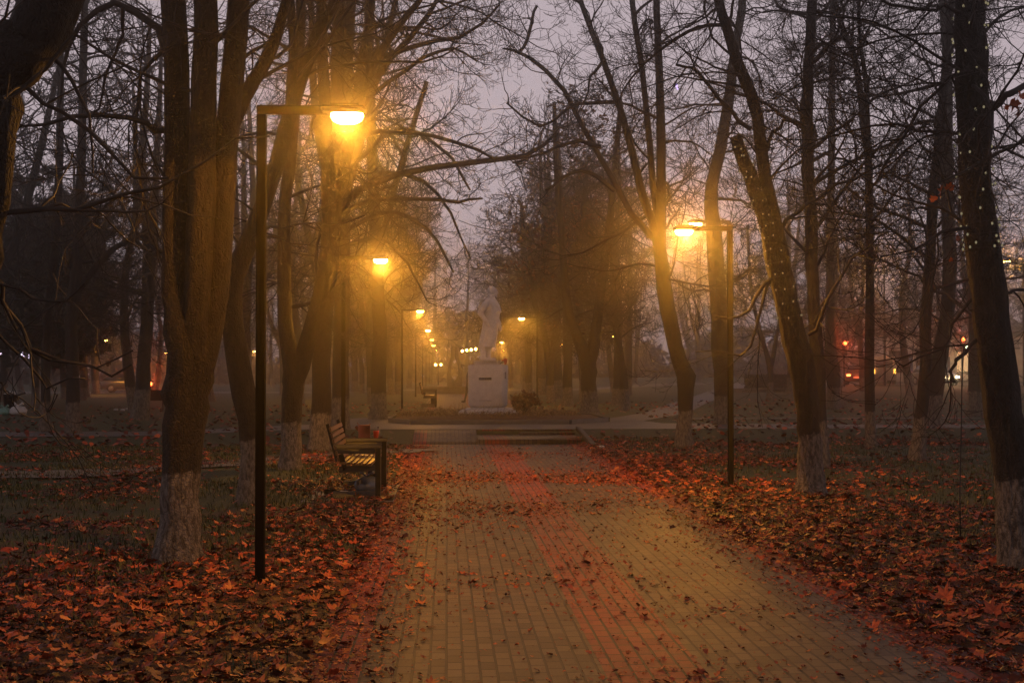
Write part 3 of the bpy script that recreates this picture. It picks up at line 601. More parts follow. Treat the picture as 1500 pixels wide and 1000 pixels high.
TPL = [leaf_mesh(c, f, s) for s, (c, f) in enumerate([(.05, .05), (.3, .0), (-.3, .05), (.1, .25), (-.1, -.2), (.6, .1), (.0, .5), (.25, -.3)])]
for k, (px, py, s, nm) in enumerate([(1378, 282, .17, 'large'), (1390, 275, .12, ''), (1368, 292, .10, ''), (1486, 150, .16, ''), (1492, 163, .14, ''), (1476, 158, .08, ''), (1495, 142, .12, ''), (1404, 350, .10, ''), (1450, 147, .07, ''), (1484, 302, .08, ''), (1392, 380, .06, '')]):
    V, Fa = TPL[k % len(TPL)]; o = mesh_np('leaf', V * s, [Fa], M['orange_leaf'], R1, False, dict(tint=np.full(len(V), random.random())))
    o.location = at(px, py, 12.6) - R1.location; o.rotation_euler = (R(90) + random.uniform(-.5, .5), random.uniform(0, 6.28), random.uniform(-.7, .7))
p0 = at(1410, 530, 12.7); b = MB(); b.tube([at(1412, 505, 12.7), at(1409, 560, 12.7), at(1408, 640, 12.7), at(1406, 720, 12.7), at(1407, 785, 12.7)], .006, 6)
tag(b.build('hanging_cable', M['wire'], smooth=True), 'thin black cable hanging straight down beside the right edge trunk', 'cable')
b = MB(); b.tube([at(993, 131, 30), at(991, 127, 30), at(990, 122, 30), at(992, 126, 30)], .018, 6); tag(b.build('led_tube', M['violet'], smooth=True), 'small glowing violet light tube hanging among high twigs', 'light')
# ------------------------------------------------------------------ street lamps
LW = 1.0
LAMPC = (1.0, .385, .035)
def lamp_parts():
    t = empty('street_lamp')
    b = MB(); b.box(-.04, .04, -.04, .04, -.1, 3.955, b=.006); b.build('pole', M['steel'], t)
    b = MB(); b.box(-.09, .09, -.09, .09, -.02, .012, b=.004)
    for sx in (-1, 1):
        for sy in (-1, 1): b.tube([(sx * .068, sy * .068, .008), (sx * .068, sy * .068, .035)], .009, 6)
    b.build('base_plate', M['steel'], t)
    b = MB(); b.box(-.04, .56, -.035, .035, 3.958, 4.03, b=.006); b.build('arm', M['steel'], t)
    b = MB(); b.box(.50, .88, -.11, .11, 3.965, 4.025, b=.02); 
    for y in (-.07, -.035, 0, .035, .07): b.box(.58, .82, y - .006, y + .006, 4.02, 4.045)
    b.build('lamp_head', M['steel'], t)
    V = []; rings = []
    for z, s in ((3.972, 1.0), (3.945, 1.03), (3.91, .9), (3.885, .6)):
        a = np.arange(20) * 2 * np.pi / 20; c = np.cos(a); s_ = np.sin(a)
        rings.append(np.stack([.72 + .135 * s * np.sign(c) * np.abs(c) ** .6, .085 * s * np.sign(s_) * np.abs(s_) ** .6, np.full(20, z)], 1))
    b = MB(); b.rings(rings[::-1]); b.build('lens', M['lens'], t, True)
    return t
lamp0 = lamp_parts(); nl = [0]
def lamp(x, y, rz, label, power, group, s=1.0, z=None):
    o = lamp0 if nl[0] == 0 else copy_tree(lamp0); nl[0] += 1
    o.location = (x, y, G(x, y) if z is None else z); o.rotation_euler = (0, 0, rz); o.scale = (s, s, s); tag(o, label, 'street lamp', group)
    if power > 0:
        l = bpy.data.lights.new('lamp_light', 'SPOT'); l.energy = power; l.color = LAMPC; l.shadow_soft_size = .04; l.spot_size = R(180); l.spot_blend = .06
        q = bpy.data.objects.new('lamp_light', l); COL.objects.link(q); q.parent = o; q.location = (.72, 0, 3.82)
    return o
GP = 'black street lamps along the park path'
PW = 320
def lx(px, y): return at(px, 545, y).x
lamp(lx(382, 12.1), 12.1, 0, 'tallest looking black lamp post on the left, its glare brightest of all', PW * 1.15, GP)
lamp(lx(503, 27.8), 27.8, 0, 'lit lamp post behind the bench, second in the left row', PW * .62, GP)
lamp(lx(589, 57), 57, 0, 'lit lamp post in haze, third in the left row', PW * .24, GP)
lamp(lx(609, 85), 85, 0, 'hazy lamp, fourth in the left row, under the third lamp', PW * .24, GP)
lamp(lx(619, 111), 111, 0, 'hazy lamp, fifth in the left row', PW * .24, GP)
lamp(lx(624, 137), 137, 0, 'faint hazy lamp, sixth in the left row', PW * .24, GP)
lamp(lx(629, 165), 165, 0, 'faintest lamp at the far end of the left row', PW * .24, GP)
lamp(lx(1070, 21.9), 21.9, math.pi, 'lit lamp post on the right with its arm over the leaves', PW, GP)
lamp(lx(787, 65), 65, math.pi, 'lit lamp post right of the statue with a twig glowing below', PW * .24, GP)
lamp(lx(747, 121), 121, math.pi, 'small hazy lamp at the statue coat hem, right side', PW * .24, GP)
lamp(lx(747, 165), 165, math.pi, 'tiny hazy lamp close to the statue feet, right side', PW * .24, GP)
GF = 'small distant lamps among the trees'
lamp(lx(141, 106), 106, 0, 'distant yellow lamp among trees at far left, above a dark pole', PW * .5, GF)
lamp(lx(433, 84), 84, 0, 'distant lamp between the V forked tree and the left lamp row', PW * .4, GF)
lamp(lx(235, 180), 180, 0, 'tiny lamp left of the thick left trunk', 0, GF)
lamp(lx(363, 165), 165, 0, 'tiny lamp just left of the front lamp post', 0, GF)
lamp(lx(834, 140), 140, math.pi, 'tiny lamp right of the far right lamp post', 0, GF)
lamp(lx(914, 108), 108, math.pi, 'tiny lamp beside the thin leaning tree', 0, GF)
lamp(lx(1068, 60), 60, math.pi, 'pale lamp partly hidden above the right lamp head', PW * .25, GF, 1.97)
def tall_lamp(px, y, label):
    x = at(px, 545, y).x; t = empty('tall_street_lamp', (x, y, G(x, y)), label=label, cat='street lamp', group='tall lamps on the right street')
    b = MB(); b.tube([(0, 0, -.1), (0, 0, 9.0)], [.09, .06], 10); b.build('pole', M['steel'], t, True)
    b = MB(); b.tube([(0, 0, 8.95), (-.3, 0, 9.2), (-1, 0, 9.3)], .035, 8); b.build('arm', M['steel'], t, True)
    b = MB(); b.box(-1.5, -.95, -.14, .14, 9.26, 9.38, b=.03); b.build('lamp_head', M['steel'], t)
    b = MB(); b.box(-1.45, -1.0, -.11, .11, 9.21, 9.258, b=.01); b.build('lens', M['lens'], t)
    l = bpy.data.lights.new('lamp_light', 'POINT'); l.energy = 900; l.color = LAMPC; l.shadow_soft_size = .1
    q = bpy.data.objects.new('lamp_light', l); COL.objects.link(q); q.parent = t; q.location = (-1.2, 0, 9.05)
tall_lamp(1500, 104, 'tall street lamp glowing through twigs near the right edge')
tall_lamp(1296, 104, 'tall street lamp glowing behind the slim straight tree')
# multi-globe lamp at the far square
x = at(687, 545, 140).x; t = empty('globe_lamp', (x, 140, G(x, 140)), label='far lamp post with a row of four glowing globes left of the statue', cat='street lamp')
b = MB(); b.tube([(0, 0, 0), (0, 0, 3.3)], .05, 8); b.build('pole', M['steel'], t, True)
b = MB(); b.beam((-.75, 0, 3.3), (.75, 0, 3.3), .06, .06); b.build('arm', M['steel'], t)
for k in range(4): b = MB(); b.ball((-.66 + k * .44, 0, 3.48 + .06 * k), .11, 10, 8); b.build('globe', M['lens'], t, True)
x = at(642, 545, 150).x; t = empty('globe_lamp', (x, 150, G(x, 150)), label='low far lamp with two glowing globes under the left lamp row', cat='street lamp')
b = MB(); b.tube([(0, 0, 0), (0, 0, 2.0)], .05, 8); b.build('pole', M['steel'], t, True)
b = MB(); b.beam((-.3, 0, 2.0), (.3, 0, 2.0), .06, .06); b.build('arm', M['steel'], t)
for k in (-1, 1): b = MB(); b.ball((k * .28, 0, 2.15), .11, 10, 8); b.build('globe', M['lens'], t, True)
# ------------------------------------------------------------------ benches
def bench(x, y, rz, label):
    """faces +X, length along Y"""
    t = empty('park_bench', (x, y, G(x, y) + .012), rz, label=label, cat='bench', group='wooden park benches facing the path')
    Ln = 1.05
    b = MB()
    for k in range(6): b.box(-.27 + k * .088, -.27 + k * .088 + .072, -Ln - .02, Ln + .02, .455 - .004 * k + .02, .49 - .004 * k + .02, b=.005)
    b.build('seat', M['bench_wood'], t)
    b = MB()
    for k in range(6):
        z = .55 + k * .082; xx = -.315 - k * .026; q = Matrix.Translation((xx, 0, z)) @ Matrix.Rotation(R(-17), 4, 'Y')
        b.box(-.016, .016, -Ln - .02, Ln + .02, -.033, .033, q, .005)
    b.build('backrest', M['bench_wood'], t)
    for s in (-1, 1):
        yy = s * (Ln - .06)
        b = MB(); b.beam((.34, yy, 0), (.34, yy, .70), .09, .09, (1, 0, 0)); b.build('front_leg', M['bench_iron'], t)
        b = MB(); b.beam((-.40, yy, .05), (.295, yy, .05), .09, .10); b.build('foot_beam', M['bench_iron'], t)
        b = MB(); b.beam((-.40, yy, .725), (.40, yy, .725), .10, .055); b.beam((-.40, yy, .66), (.29, yy, .66), .06, .07); b.build('armrest', M['bench_iron'], t)
        b = MB(); b.beam((-.20, yy, .40), (-.275, yy, .62), .07, .08, (1, 0, 0)); b.beam((-.335, yy, .52), (-.50, yy, 1.04), .07, .055, (1, 0, 0)); b.build('back_support', M['bench_iron'], t)
        b = MB(); b.beam((-.30, yy, .405), (.293, yy, .425), .07, .09); b.build('seat_beam', M['bench_iron'], t)
    b = MB(); b.beam((.0, -Ln + .11, .2), (.0, Ln - .11, .2), .05, .05); b.box(.05, .3, Ln - .10, Ln - .02, .10, .38, b=.01); b.build('stretcher', M['bench_iron'], t); t.scale = (.84, .97, 1)
    return t
BX, BY = lx(530, 20.9), 20.9
bench(BX, BY, 0, 'dark slatted bench in front, red cup and carton standing on its armrest')
bench(lx(629, 62), 62, 0, 'small hazy bench beside the path left of the statue')
b = MB(); b.box(BX - .75, BX + .52, BY - 1.5, BY + 1.35, -.06, .022, b=.008); tag(b.build('bench_pad', M['concrete']), kind='structure')
ar = BY + .99; z0 = G(BX, BY) + .012 + .7525
t = empty('carton', (BX - .02, ar, z0), R(12), label='brown open carton standing on the bench armrest', cat='carton')
b = MB(); b.box(-.085, .085, -.05, .05, 0, .20, b=.004); b.build('box', M['cardboard'], t)
b = MB(); b.beam((-.083, .02, .2), (-.105, .02, .235), .07, .004); b.beam((.083, .02, .2), (.10, .02, .22), .07, .004); b.build('flap', M['cardboard'], t)
t = empty('red_cup', (BX + .16, ar - .01, z0), label='bright red plastic cup next to the carton on the bench', cat='cup')
b = MB(); b.tube([(0, 0, 0), (0, 0, .10), (0, 0, .105)], [.034, .045, .047], 16); b.build('body', M['redcup'], t, True)
b = MB(); b.tube([(0, 0, .1055), (0, 0, .112)], [.044, .042], 16); b.build('lid', M['redcup'], t, True)
t = empty('glass_bottle', (BX + .19, ar + .07, z0), label='small glass bottle behind the red cup on the armrest', cat='bottle')
b = MB(); b.tube([(0, 0, 0), (0, 0, .09), (0, 0, .12), (0, 0, .15)], [.028, .028, .012, .011], 12); b.build('body', M['clear'], t, True)
b = MB(); b.tube([(0, 0, .151), (0, 0, .168)], .013, 10); b.build('cap', M['steel'], t, True)
def crumple(name, c, s, mat, label, cat, group=None, seed=0, knot=True):
    r = np.random.default_rng(seed); t = empty(name, c, label=label, cat=cat, group=group)
    b = MB(); b.ball((0, 0, s[2] * .85), s, 18, 12); V = b.V[0]; k = r.random(4) * 6
    nrm = V - (0, 0, s[2] * .85); a = np.arctan2(nrm[:, 1], nrm[:, 0]); V += nrm * (.10 * np.sin(5 * a + k[0]) + .08 * np.sin(9 * a + k[1] + V[:, 2] * 20) + .05 * r.normal(size=len(V)))[:, None]; V[:, 2] = np.maximum(V[:, 2], 0.003); b.V[0] = V
    b.build('body', M[mat], t, True)
    if knot:
        b = MB(); zt = s[2] * 1.75
        for q in (-1, 1): b.tube([(0, 0, zt), (q * s[0] * .25, .01, zt + s[2] * .35), (q * s[0] * .55, -.01, zt + s[2] * .62)], [s[0] * .14, s[0] * .1, s[0] * .22], 7)
        b.build('handle', M[mat], t, True)
    return t
crumple('plastic_bag', (BX + .10, BY - .35, .034), (.16, .15, .13), 'bag_clear', 'greyish knotted plastic bag left under the bench', 'bag', seed=1)
crumple('paper_scrap', (BX - .22, BY - .6, .034), (.09, .05, .03), 'bag', 'crumpled white scrap under the bench', 'litter', seed=2, knot=False)
b = MB(); b.tube([(0, 0, .035), (.17, .02, .035), (.21, .025, .035), (.25, .03, .035)], [.034, .034, .014, .013], 12)
o = b.build('plastic_bottle', M['steel'], smooth=True); o.location = (BX - .5, BY - .5, .03); tag(o, 'dark bottle lying on the ground behind the bench', 'bottle')
# ------------------------------------------------------------------ statue, pedestal, bed
SY = 45.2; SX = lx(715, SY); SZ = .36
bed_r = 3.6
def bed():
    t = empty('flower_bed', (SX, SY, G(SX, SY)), label='kerbed bed of dead flower stalks round the statue pedestal', cat='flower bed')
    pts = [(-2.3, -3.9), (2.3, -3.9), (3.6, -2.0), (3.6, 2.2), (2.2, 3.4), (-2.2, 3.4), (-3.0, 2.0), (-3.0, -2.4)]
    b = MB()
    for p, q in zip(pts, pts[1:] + pts[:1]):
        p_ = Vector((*p, .06)); q_ = Vector((*q, .06)); e = (q_ - p_).normalized() * .055; b.beam(p_ - e, q_ - e * 1.05, .11, .17, b=.01)
    b.build('kerb_edging', M['kerb'], t)
    ring = lambda s, z: np.array([(p[0] * s, p[1] * s, z) for p in pts])
    b = MB(); b.rings([ring(.98, 0), ring(.97, .10), ring(.7, .19), ring(.3, .22)]); b.build('soil', M['ground'], t, True)
    r = np.random.default_rng(4); n = 1500; a = r.random(n) * 6.28; rd = 1.35 + 1.9 * r.random(n) ** .8; x = np.cos(a) * rd * .92; y = np.sin(a) * rd; z = np.interp(np.hypot(x, y), [1, 2.5, 3.4], [.2, .16, .1])
    P = np.zeros((n, 6, 3)); P[:, 0] = np.stack([x, y, z], 1); d = np.stack([r.normal(size=n) * .5, r.normal(size=n) * .5, np.ones(n)], 1); h = (.08 + .26 * r.random(n) ** 2)[:, None]
    for k in range(1, 6): d = d / np.linalg.norm(d, axis=1, keepdims=True); P[:, k] = P[:, k - 1] + d * h / 5 * 1.6; d = d + r.normal(size=(n, 3)) * .28; d[:, 2] -= .38
    P[:, :, 2] = np.maximum(P[:, :, 2], z[:, None] + .01)
    v, f = tubes(P, np.full((n, 6), .006) * np.linspace(1.2, .5, 6), 3); tn = np.repeat(r.random(n), 18)
    o = mesh_np('dead_stalks', v, [f], M['dry'], t, True, dict(tint=tn)); o['kind'] = 'stuff'
    # long arching dry leaves
    n = 420; a = r.random(n) * 6.28; rd = 1.3 + 1.5 * r.random(n); x = np.cos(a) * rd; y = np.sin(a) * rd; u = r.random(n) * 6.28; L = .3 + .45 * r.random(n); s = np.linspace(0, 1, 6)
    px = x[:, None] + np.cos(u)[:, None] * L[:, None] * s * .8; py_ = y[:, None] + np.sin(u)[:, None] * L[:, None] * s * .8; pz = .17 + (L[:, None] * (s * 1.1 - 1.0 * s * s)) * .8
    wd = .018 * (1 - s) ** .5 + .002; nx_ = -np.sin(u)[:, None] * wd; ny_ = np.cos(u)[:, None] * wd
    V = np.stack([np.stack([px - nx_, py_ - ny_, pz], -1), np.stack([px + nx_, py_ + ny_, pz], -1)], 2).reshape(-1, 3)
    base = (np.arange(n) * 12)[:, None] + (np.arange(5) * 2)[None]; base = base.reshape(-1)
    o = mesh_np('dead_leaves', V, [np.stack([base, base + 1, base + 3, base + 2], 1)], M['dry'], t, True, dict(tint=np.repeat(r.random(n) * .7 + .3, 12))); o['kind'] = 'stuff'
bed()
def shrub(x, y, z, h, label, seed, n=1400):
    r = np.random.default_rng(seed); t = empty('shrub', (x, y, z), label=label, cat='shrub')
    m = 26; P = np.zeros((m, 7, 3)); d = r.normal(size=(m, 3)) * .45; d[:, 2] = 1
    for k in range(1, 7): d /= np.linalg.norm(d, axis=1, keepdims=True); P[:, k] = P[:, k - 1] + d * h / 6 * (.6 + .5 * r.random((m, 1))); d += r.normal(size=(m, 3)) * .2
    v, f = tubes(P, np.full((m, 7), .008), 4); B, bb = grow(P, np.full((m, 7), .008), m * 9, (.08, .25), (30, 70), .004, .3, 4, .1, 0, .2, .6, r); v2, f2 = tubes(B, bb, 3)
    mesh_np('stems', np.concatenate([v, v2]), [np.concatenate([f, f2 + len(v)])], M['twig'], t)
    k = r.choice(len(B), n); c = B[k, r.integers(1, 4, n)] + r.normal(size=(n, 3)) * .02
    v, f, tn = leaf_cards(c, .045, r); mesh_np('foliage', v, [f], M['brown_leaf'], t, False, dict(tint=tn))
p = at(768, 602, SY - .9); shrub(p.x, SY - .9, SZ + .14, .72, 'small leafy brown shrub right of the pedestal base', 8)
def pedestal():
    t = empty('pedestal', (SX, SY, SZ), R(-12), label='pale stone pedestal with flared foot beneath the statue', cat='pedestal')
    def sq(h, z, c): return np.array([(h - c, -h, z), (h, -h + c, z), (h, h - c, z), (h - c, h, z), (-h + c, h, z), (-h, h - c, z), (-h, -h + c, z), (-h + c, -h, z)])
    b = MB(); b.rings([sq(.97, -.1, .01), sq(.97, .10, .01), sq(.80, .24, .01), sq(.60, .30, .01)]); b.build('foot', M['pedestal'], t)
    b = MB(); b.rings([sq(.52, .302, .05), sq(.60, .38, .05), sq(.61, .9, .05), sq(.62, 1.60, .05), sq(.60, 1.64, .05)]); b.build('block', M['pedestal'], t)
    b = MB(); b.box(-.42, .42, -.42, .42, 1.642, 1.78, b=.015); b.build('cap_slab', M['pedestal'], t)
    b = MB(); b.box(-.22, .24, -.645, -.612, 1.16, 1.25, b=.01); b.build('plaque', M['plaque'], t)
    b = MB(); b.box(-.2, .22, -.638, -.6135, .50, .535, b=.008); b.build('ledge', M['pedestal'], t)
    b = MB(); b.box(.615, .645, -.12, .08, 1.2, 1.42, b=.006); b.build('side_plaque', M['plaque'], t); t.scale = (.9, .9, 1)
pedestal()
def ell(cx, cy, z, rx, ry, n=28, e=2.3, fold=0, ph=0):
    a = np.arange(n) * 2 * np.pi / n; c = np.cos(a); s = np.sin(a); k = 1 + fold * np.sin(7 * a + ph) + fold * .6 * np.sin(11 * a - ph)
    return np.stack([cx + rx * k * np.sign(c) * np.abs(c) ** (2 / e), cy + ry * k * np.sign(s) * np.abs(s) ** (2 / e), np.full(n, z)], 1)
def statue():
    t = empty('statue', (SX - .02, SY, SZ + 1.78), R(-14), label='grey statue of a standing man in a long coat facing right', cat='statue')
    b = MB(); S = .00278
    def u(X): return (X - 290) * S
    def zz(Y): return (940 - Y) * S
    prof = [(788, 196, 381, .27, .06), (770, 196, 382, .275, .06), (700, 206, 394, .27, .052), (600, 226, 412, .265, .04), (520, 236, 420, .26, .022), (450, 242, 424, .265, .01), (390, 238, 436, .285, .008), (330, 238, 424, .315, .005), (290, 246, 408, .325, 0), (260, 258, 394, .30, 0), (238, 272, 384, .22, 0), (218, 292, 376, .14, 0), (200, 303, 368, .095, 0), (180, 306, 366, .088, 0)]
    b.rings([ell((u(a) + u(c)) / 2, 0, zz(Y), (u(c) - u(a)) / 2, w, fold=f, ph=Y * .004) for Y, a, c, w, f in prof])
    # coat skirt overlap and front edge
    b.tube([(u(372), -.10, zz(330)), (u(425), -.07, zz(400)), (u(424), -.08, zz(500)), (u(412), -.11, zz(620)), (u(384), -.14, zz(786))], [.025, .03, .028, .028, .03], 8)
    # lapels and collar
    for sy in (-1, 1):
        q = [(u(330), sy * .12, zz(206)), (u(372), sy * .17, zz(262)), (u(408), sy * .15, zz(320)), (u(446), sy * .05, zz(392))]
        b.tube(q, [.035, .055, .05, .02], 8)
    b.tube([(u(372), -.085, zz(205)), (u(330), -.125, zz(196)), (u(300), -.08, zz(198)), (u(292), 0, zz(196)), (u(300), .08, zz(198)), (u(330), .125, zz(196)), (u(372), .085, zz(205))], .024, 8)
    # legs and shoes
    for sy, xo in ((-1, 0), (1, 40)):
        b.tube([(u(250 + xo), sy * .115, zz(700)), (u(250 + xo), sy * .115, zz(800)), (u(246 + xo), sy * .115, zz(870)), (u(244 + xo), sy * .115, zz(925))], [.125, .105, .092, .098], 16)
        b.ball((u(272 + xo), sy * .125, .035), (.19, .072, .055), 16, 10)
    # right arm (hand in coat pocket), left arm forward holding the lapel edge low
    b.tube([(u(312), -.27, zz(272)), (u(286), -.335, zz(310)), (u(248), -.375, zz(370)), (u(234), -.375, zz(402))], [.09, .112, .10, .088], 14)
    b.ball((u(233), -.375, zz(402)), .09, 12, 9)
    b.tube([(u(233), -.375, zz(400)), (u(262), -.365, zz(445)), (u(285), -.335, zz(482)), (u(296), -.315, zz(505))], [.088, .078, .068, .066], 14)
    b.tube([(u(292), -.318, zz(495)), (u(306), -.298, zz(525)), (u(316), -.27, zz(548))], [.05, .05, .03], 10)
    b.tube([(u(312), .27, zz(272)), (u(330), .345, zz(330)), (u(335), .36, zz(400)), (u(380), .34, zz(470)), (u(410), .27, zz(530))], [.09, .11, .10, .08, .068], 14)
    b.tube([(u(408), .27, zz(528)), (u(424), .24, zz(560)), (u(430), .21, zz(592))], [.05, .055, .04], 10)
    for k in range(4): b.tube([(u(424) + .01 * k, .235 - .025 * k, zz(575)), (u(430) + .012 * k, .215 - .025 * k, zz(598)), (u(424) + .012 * k, .20 - .025 * k, zz(615))], [.017, .016, .012], 7)
    for k in range(4): b.tube([(u(300) + .012 * k, -.325 + .01 * k, zz(520)), (u(312) + .012 * k, -.315 + .01 * k, zz(540)), (u(318) + .01 * k, -.285 + .01 * k, zz(552))], [.017, .016, .012], 7)
    b.tube([(u(300), -.30, zz(505)), (u(318), -.31, zz(512)), (u(328), -.29, zz(525))], [.02, .02, .015], 7)
    # head: skull, jaw, face
    b.ball((u(340), 0, zz(140)), (.148, .118, .135), 22, 16); b.ball((u(352), 0, zz(158)), (.115, .100, .140), 20, 14)
    b.ball((u(368), 0, zz(186)), (.078, .072, .078), 14, 10)
    b.tube([(u(392), 0, zz(142)), (u(405), 0, zz(158)), (u(412), 0, zz(168)), (u(398), 0, zz(174))], [.018, .022, .03, .02], 8)      # nose
    b.tube([(u(388), -.065, zz(140)), (u(397), 0, zz(137)), (u(388), .065, zz(140))], [.018, .022, .018], 8)                          # brow
    b.tube([(u(390), -.05, zz(184)), (u(402), 0, zz(179)), (u(390), .05, zz(184))], [.014, .02, .014], 8)                             # moustache
    b.tube([(u(392), 0, zz(196)), (u(396), 0, zz(206)), (u(398), 0, zz(216))], [.03, .032, .014], 8)                                  # beard
    for sy in (-1, 1):
        b.ball((u(335), sy * .118, zz(155)), (.034, .018, .048), 10, 8); b.ball((u(385), sy * .05, zz(161)), (.03, .03, .026), 8, 6)
    o = b.build('body', M['granite'], t, True)
    m = o.modifiers.new('fuse', 'REMESH'); m.mode = 'VOXEL'; m.voxel_size = .011; m.use_smooth_shade = True
    m = o.modifiers.new('soften', 'SMOOTH'); m.iterations = 2; m.factor = .4
statue()
def bouquet():
    c = (SX + .56 * math.cos(.4) - .05, SY - .22, SZ + 1.645); t = empty('flower_bunch', c, R(-15), label='bunch of red flowers laid on the pedestal edge by the shoes', cat='flowers')
    r = np.random.default_rng(3); b = MB(); s = MB()
    for k in range(9):
        e = np.array([.02 + r.random() * .10, -.12 + .2 * r.random(), .05 + .13 * r.random()]); s.tube([(-.14, .1, .012), tuple(e * .5 + (-.05, .03, .03)), tuple(e)], .005, 5)
        for j in range(6): q = e + r.normal(size=3) * .018; b.ball(q, (.028, .028, .02), 8, 6)
    b.build('petals', M['red_flower'], t, True); s.build('stalks', M['stem'], t, True)
bouquet()
# ------------------------------------------------------------------ person behind the pedestal
def person(x, y, rz):
    z = G(x, y) + .006; t = empty('person', (x, y, z), rz, label='person in a dark coat walking behind the pedestal', cat='person')
    b = MB()
    b.rings([ell(0, 0, zz, rx, ry, 16) for zz, rx, ry in ((.82, .12, .17), (.95, .125, .175), (1.1, .115, .16), (1.3, .125, .19), (1.42, .11, .2), (1.48, .07, .12), (1.52, .055, .06), (1.58, .055, .06))])
    b.ball((.01, 0, 1.66), (.098, .076, .115), 14, 10); b.ball((.10, 0, 1.655), (.022, .014, .018), 8, 6)
    for sy, f in ((-1, .28), (1, -.28)):
        b.tube([(0, sy * .09, .9), (f * .45, sy * .09, .5), (f * .8 - (.05 if f < 0 else 0), sy * .09, .09)], [.085, .062, .045], 12); b.ball((f * .8 + .07, sy * .09, .05), (.13, .045, .045), 10, 8)
        b.tube([(0, sy * .19, 1.42), (-f * .35, sy * .24, 1.13), (-f * .6 + .06, sy * .235, .88)], [.058, .047, .034], 10)
        b.ball((-f * .62 + .07, sy * .235, .83), (.03, .022, .045), 8, 6)
        for k in range(4): b.tube([(-f * .62 + .055 + k * .012, sy * .235, .80), (-f * .62 + .06 + k * .012, sy * .23, .765 + .004 * abs(k - 1)), (-f * .62 + .066 + k * .012, sy * .222, .74 + .006 * abs(k - 1))], [.009, .009, .007], 6)
        b.tube([(-f * .62 + .09, sy * .23, .83), (-f * .62 + .108, sy * .225, .80), (-f * .62 + .105, sy * .222, .775)], [.01, .01, .008], 6)
    o = b.build('body', M['cloth_dark'], t, True); m = o.modifiers.new('fuse', 'REMESH'); m.mode = 'VOXEL'; m.voxel_size = .012; m.use_smooth_shade = True
    c = MB(); c.rings([ell(0, 0, zz, rx, ry, 16, fold=.03) for zz, rx, ry in ((.62, .19, .23), (.8, .17, .215), (1.05, .15, .2), (1.3, .155, .215), (1.42, .13, .22), (1.5, .085, .12))])
    c.build('coat', M['cloth_dark'], t, True)
    h = MB(); h.ball((-.012, 0, 1.70), (.104, .084, .088), 14, 8); h.build('hair', M['twig'], t, True)
person(lx(688, 70), 70, R(200))
# ------------------------------------------------------------------ far things
def monument(px, y, label):
    x = at(px, 545, y).x; t = empty('monument', (x, y, G(x, y)), label=label, cat='monument')
    b = MB(); b.box(-2.6, 2.6, -1, 1, -.1, .5, b=.03); b.build('plinth', M['concrete'], t)
    # tall slender loop with an oval opening
    H = 2.7; s = np.linspace(0, 1, 26); out = []
    w = np.interp(s, [0, .3, .6, .75, .9, 1], [.5, .52, .36, .26, .26, .22]); hole = np.interp(s, [0, .12, .3, .5, .68, .75, 1], [0, 0, .26, .22, .05, 0, 0])
    V = []; Fl = []; b = MB()
    for sg in (-1, 1):
        r_ = []
        for k in range(26):
            a, c = sorted((sg * hole[k] + sg * .002, sg * w[k])); z = .5 + s[k] * H; tw = .25 + .1 * math.sin(s[k] * 4)
            r_.append(np.array([(a, -tw, z), (c, -tw * .8, z), (c, tw * .8, z), (a, tw, z)]))
        b.rings(r_)
    b.build('column', M['sculpt'], t)
monument(666, 96, 'tall stone monument with an oval opening, beyond the statue')
def bin_(px, py, d, label, s=1.0):
    p = at(px, py, d); t = empty('litter_bin', (p.x, d, G(p.x, d)), label=label, cat='litter bin', group='dark litter bins on the left')
    b = MB(); b.rings([ell(0, 0, z, r_, r_, 18, 2.0) for z, r_ in ((.04, .20), (.1, .22), (.75, .27), (.78, .285), (.80, .27))]); o = b.build('body', M['steel'], t, True)
    b = MB(); b.tube([(0, 0, .801), (0, 0, .83)], [.255, .23], 16); b.ball((.05, 0, .87), (.14, .12, .07), 10, 6); b.ball((-.1, .05, .86), (.10, .12, .06), 10, 6); b.build('rubbish', M['bag'], t, True)
    b = MB(); b.box(-.12, .12, -.12, .12, 0, .05, b=.01); b.build('foot', M['steel'], t); t.scale = (s, s, s)
bin_(15, 590, 58, 'overflowing dark bin with bags around it, far left'); bin_(195, 590, 66, 'dark bin left of the red lit post')
for k, (px, d, s, m, l) in enumerate([(27, 56.5, .32, 'bag', 'knotted white rubbish bag beside the overflowing bin'), (7, 56.5, .26, 'bag_green', 'greenish rubbish bag left of the overflowing bin')]):
    x = at(px, 560, d).x; crumple('rubbish_bag', (x, d, G(x, d)), (s, s * .8, s * .62), m, l, 'bag', 'rubbish bags by the bin', 20 + k)
for k, (px, d) in enumerate([(170, 63), (180, 62.5), (187, 64), (201, 63)]):
    x = at(px, 560, d).x; crumple('paper_litter', (x, d, G(x, d)), (.10, .07, .05), 'bag', 'pale scrap of litter on the grass near the left bin', 'litter', 'scraps of litter by the left bin', 30 + k, False)
for px, py, d, l in ((1143 / 1, 655, 0, ''),):
    pass
p = ghit(880, 657); crumple('paper_litter', (p.x, p.y, G(p.x, p.y) + .01), (.09, .06, .035), 'bag', 'white scrap of paper on the leaves right of the steps', 'litter', None, 41, False)
x = at(206, 545, 66).x; t = empty('signal_post', (x, 66, G(x, 66)), label='thin post topped by a small red light on the left', cat='signal post')
b = MB(); b.tube([(0, 0, -.05), (0, 0, 1.05)], .03, 8); b.build('pole', M['steel'], t, True)
b = MB(); b.box(-.07, .07, -.045, .07, 1.05, 1.28, b=.01); b.build('housing', M['steel'], t)
b = MB(); b.ball((0, -.05, 1.17), (.055, .03, .055), 10, 8); b.build('lens', M['red_lens'], t, True)
x = at(229, 545, 62).x; t = empty('notice_board', (x, 62, G(x, 62)), label='dark board on two legs near the red lit post', cat='notice board')
b = MB(); b.box(-.32, .32, -.03, .03, .45, .92, b=.01); b.build('panel', M['steel'], t)
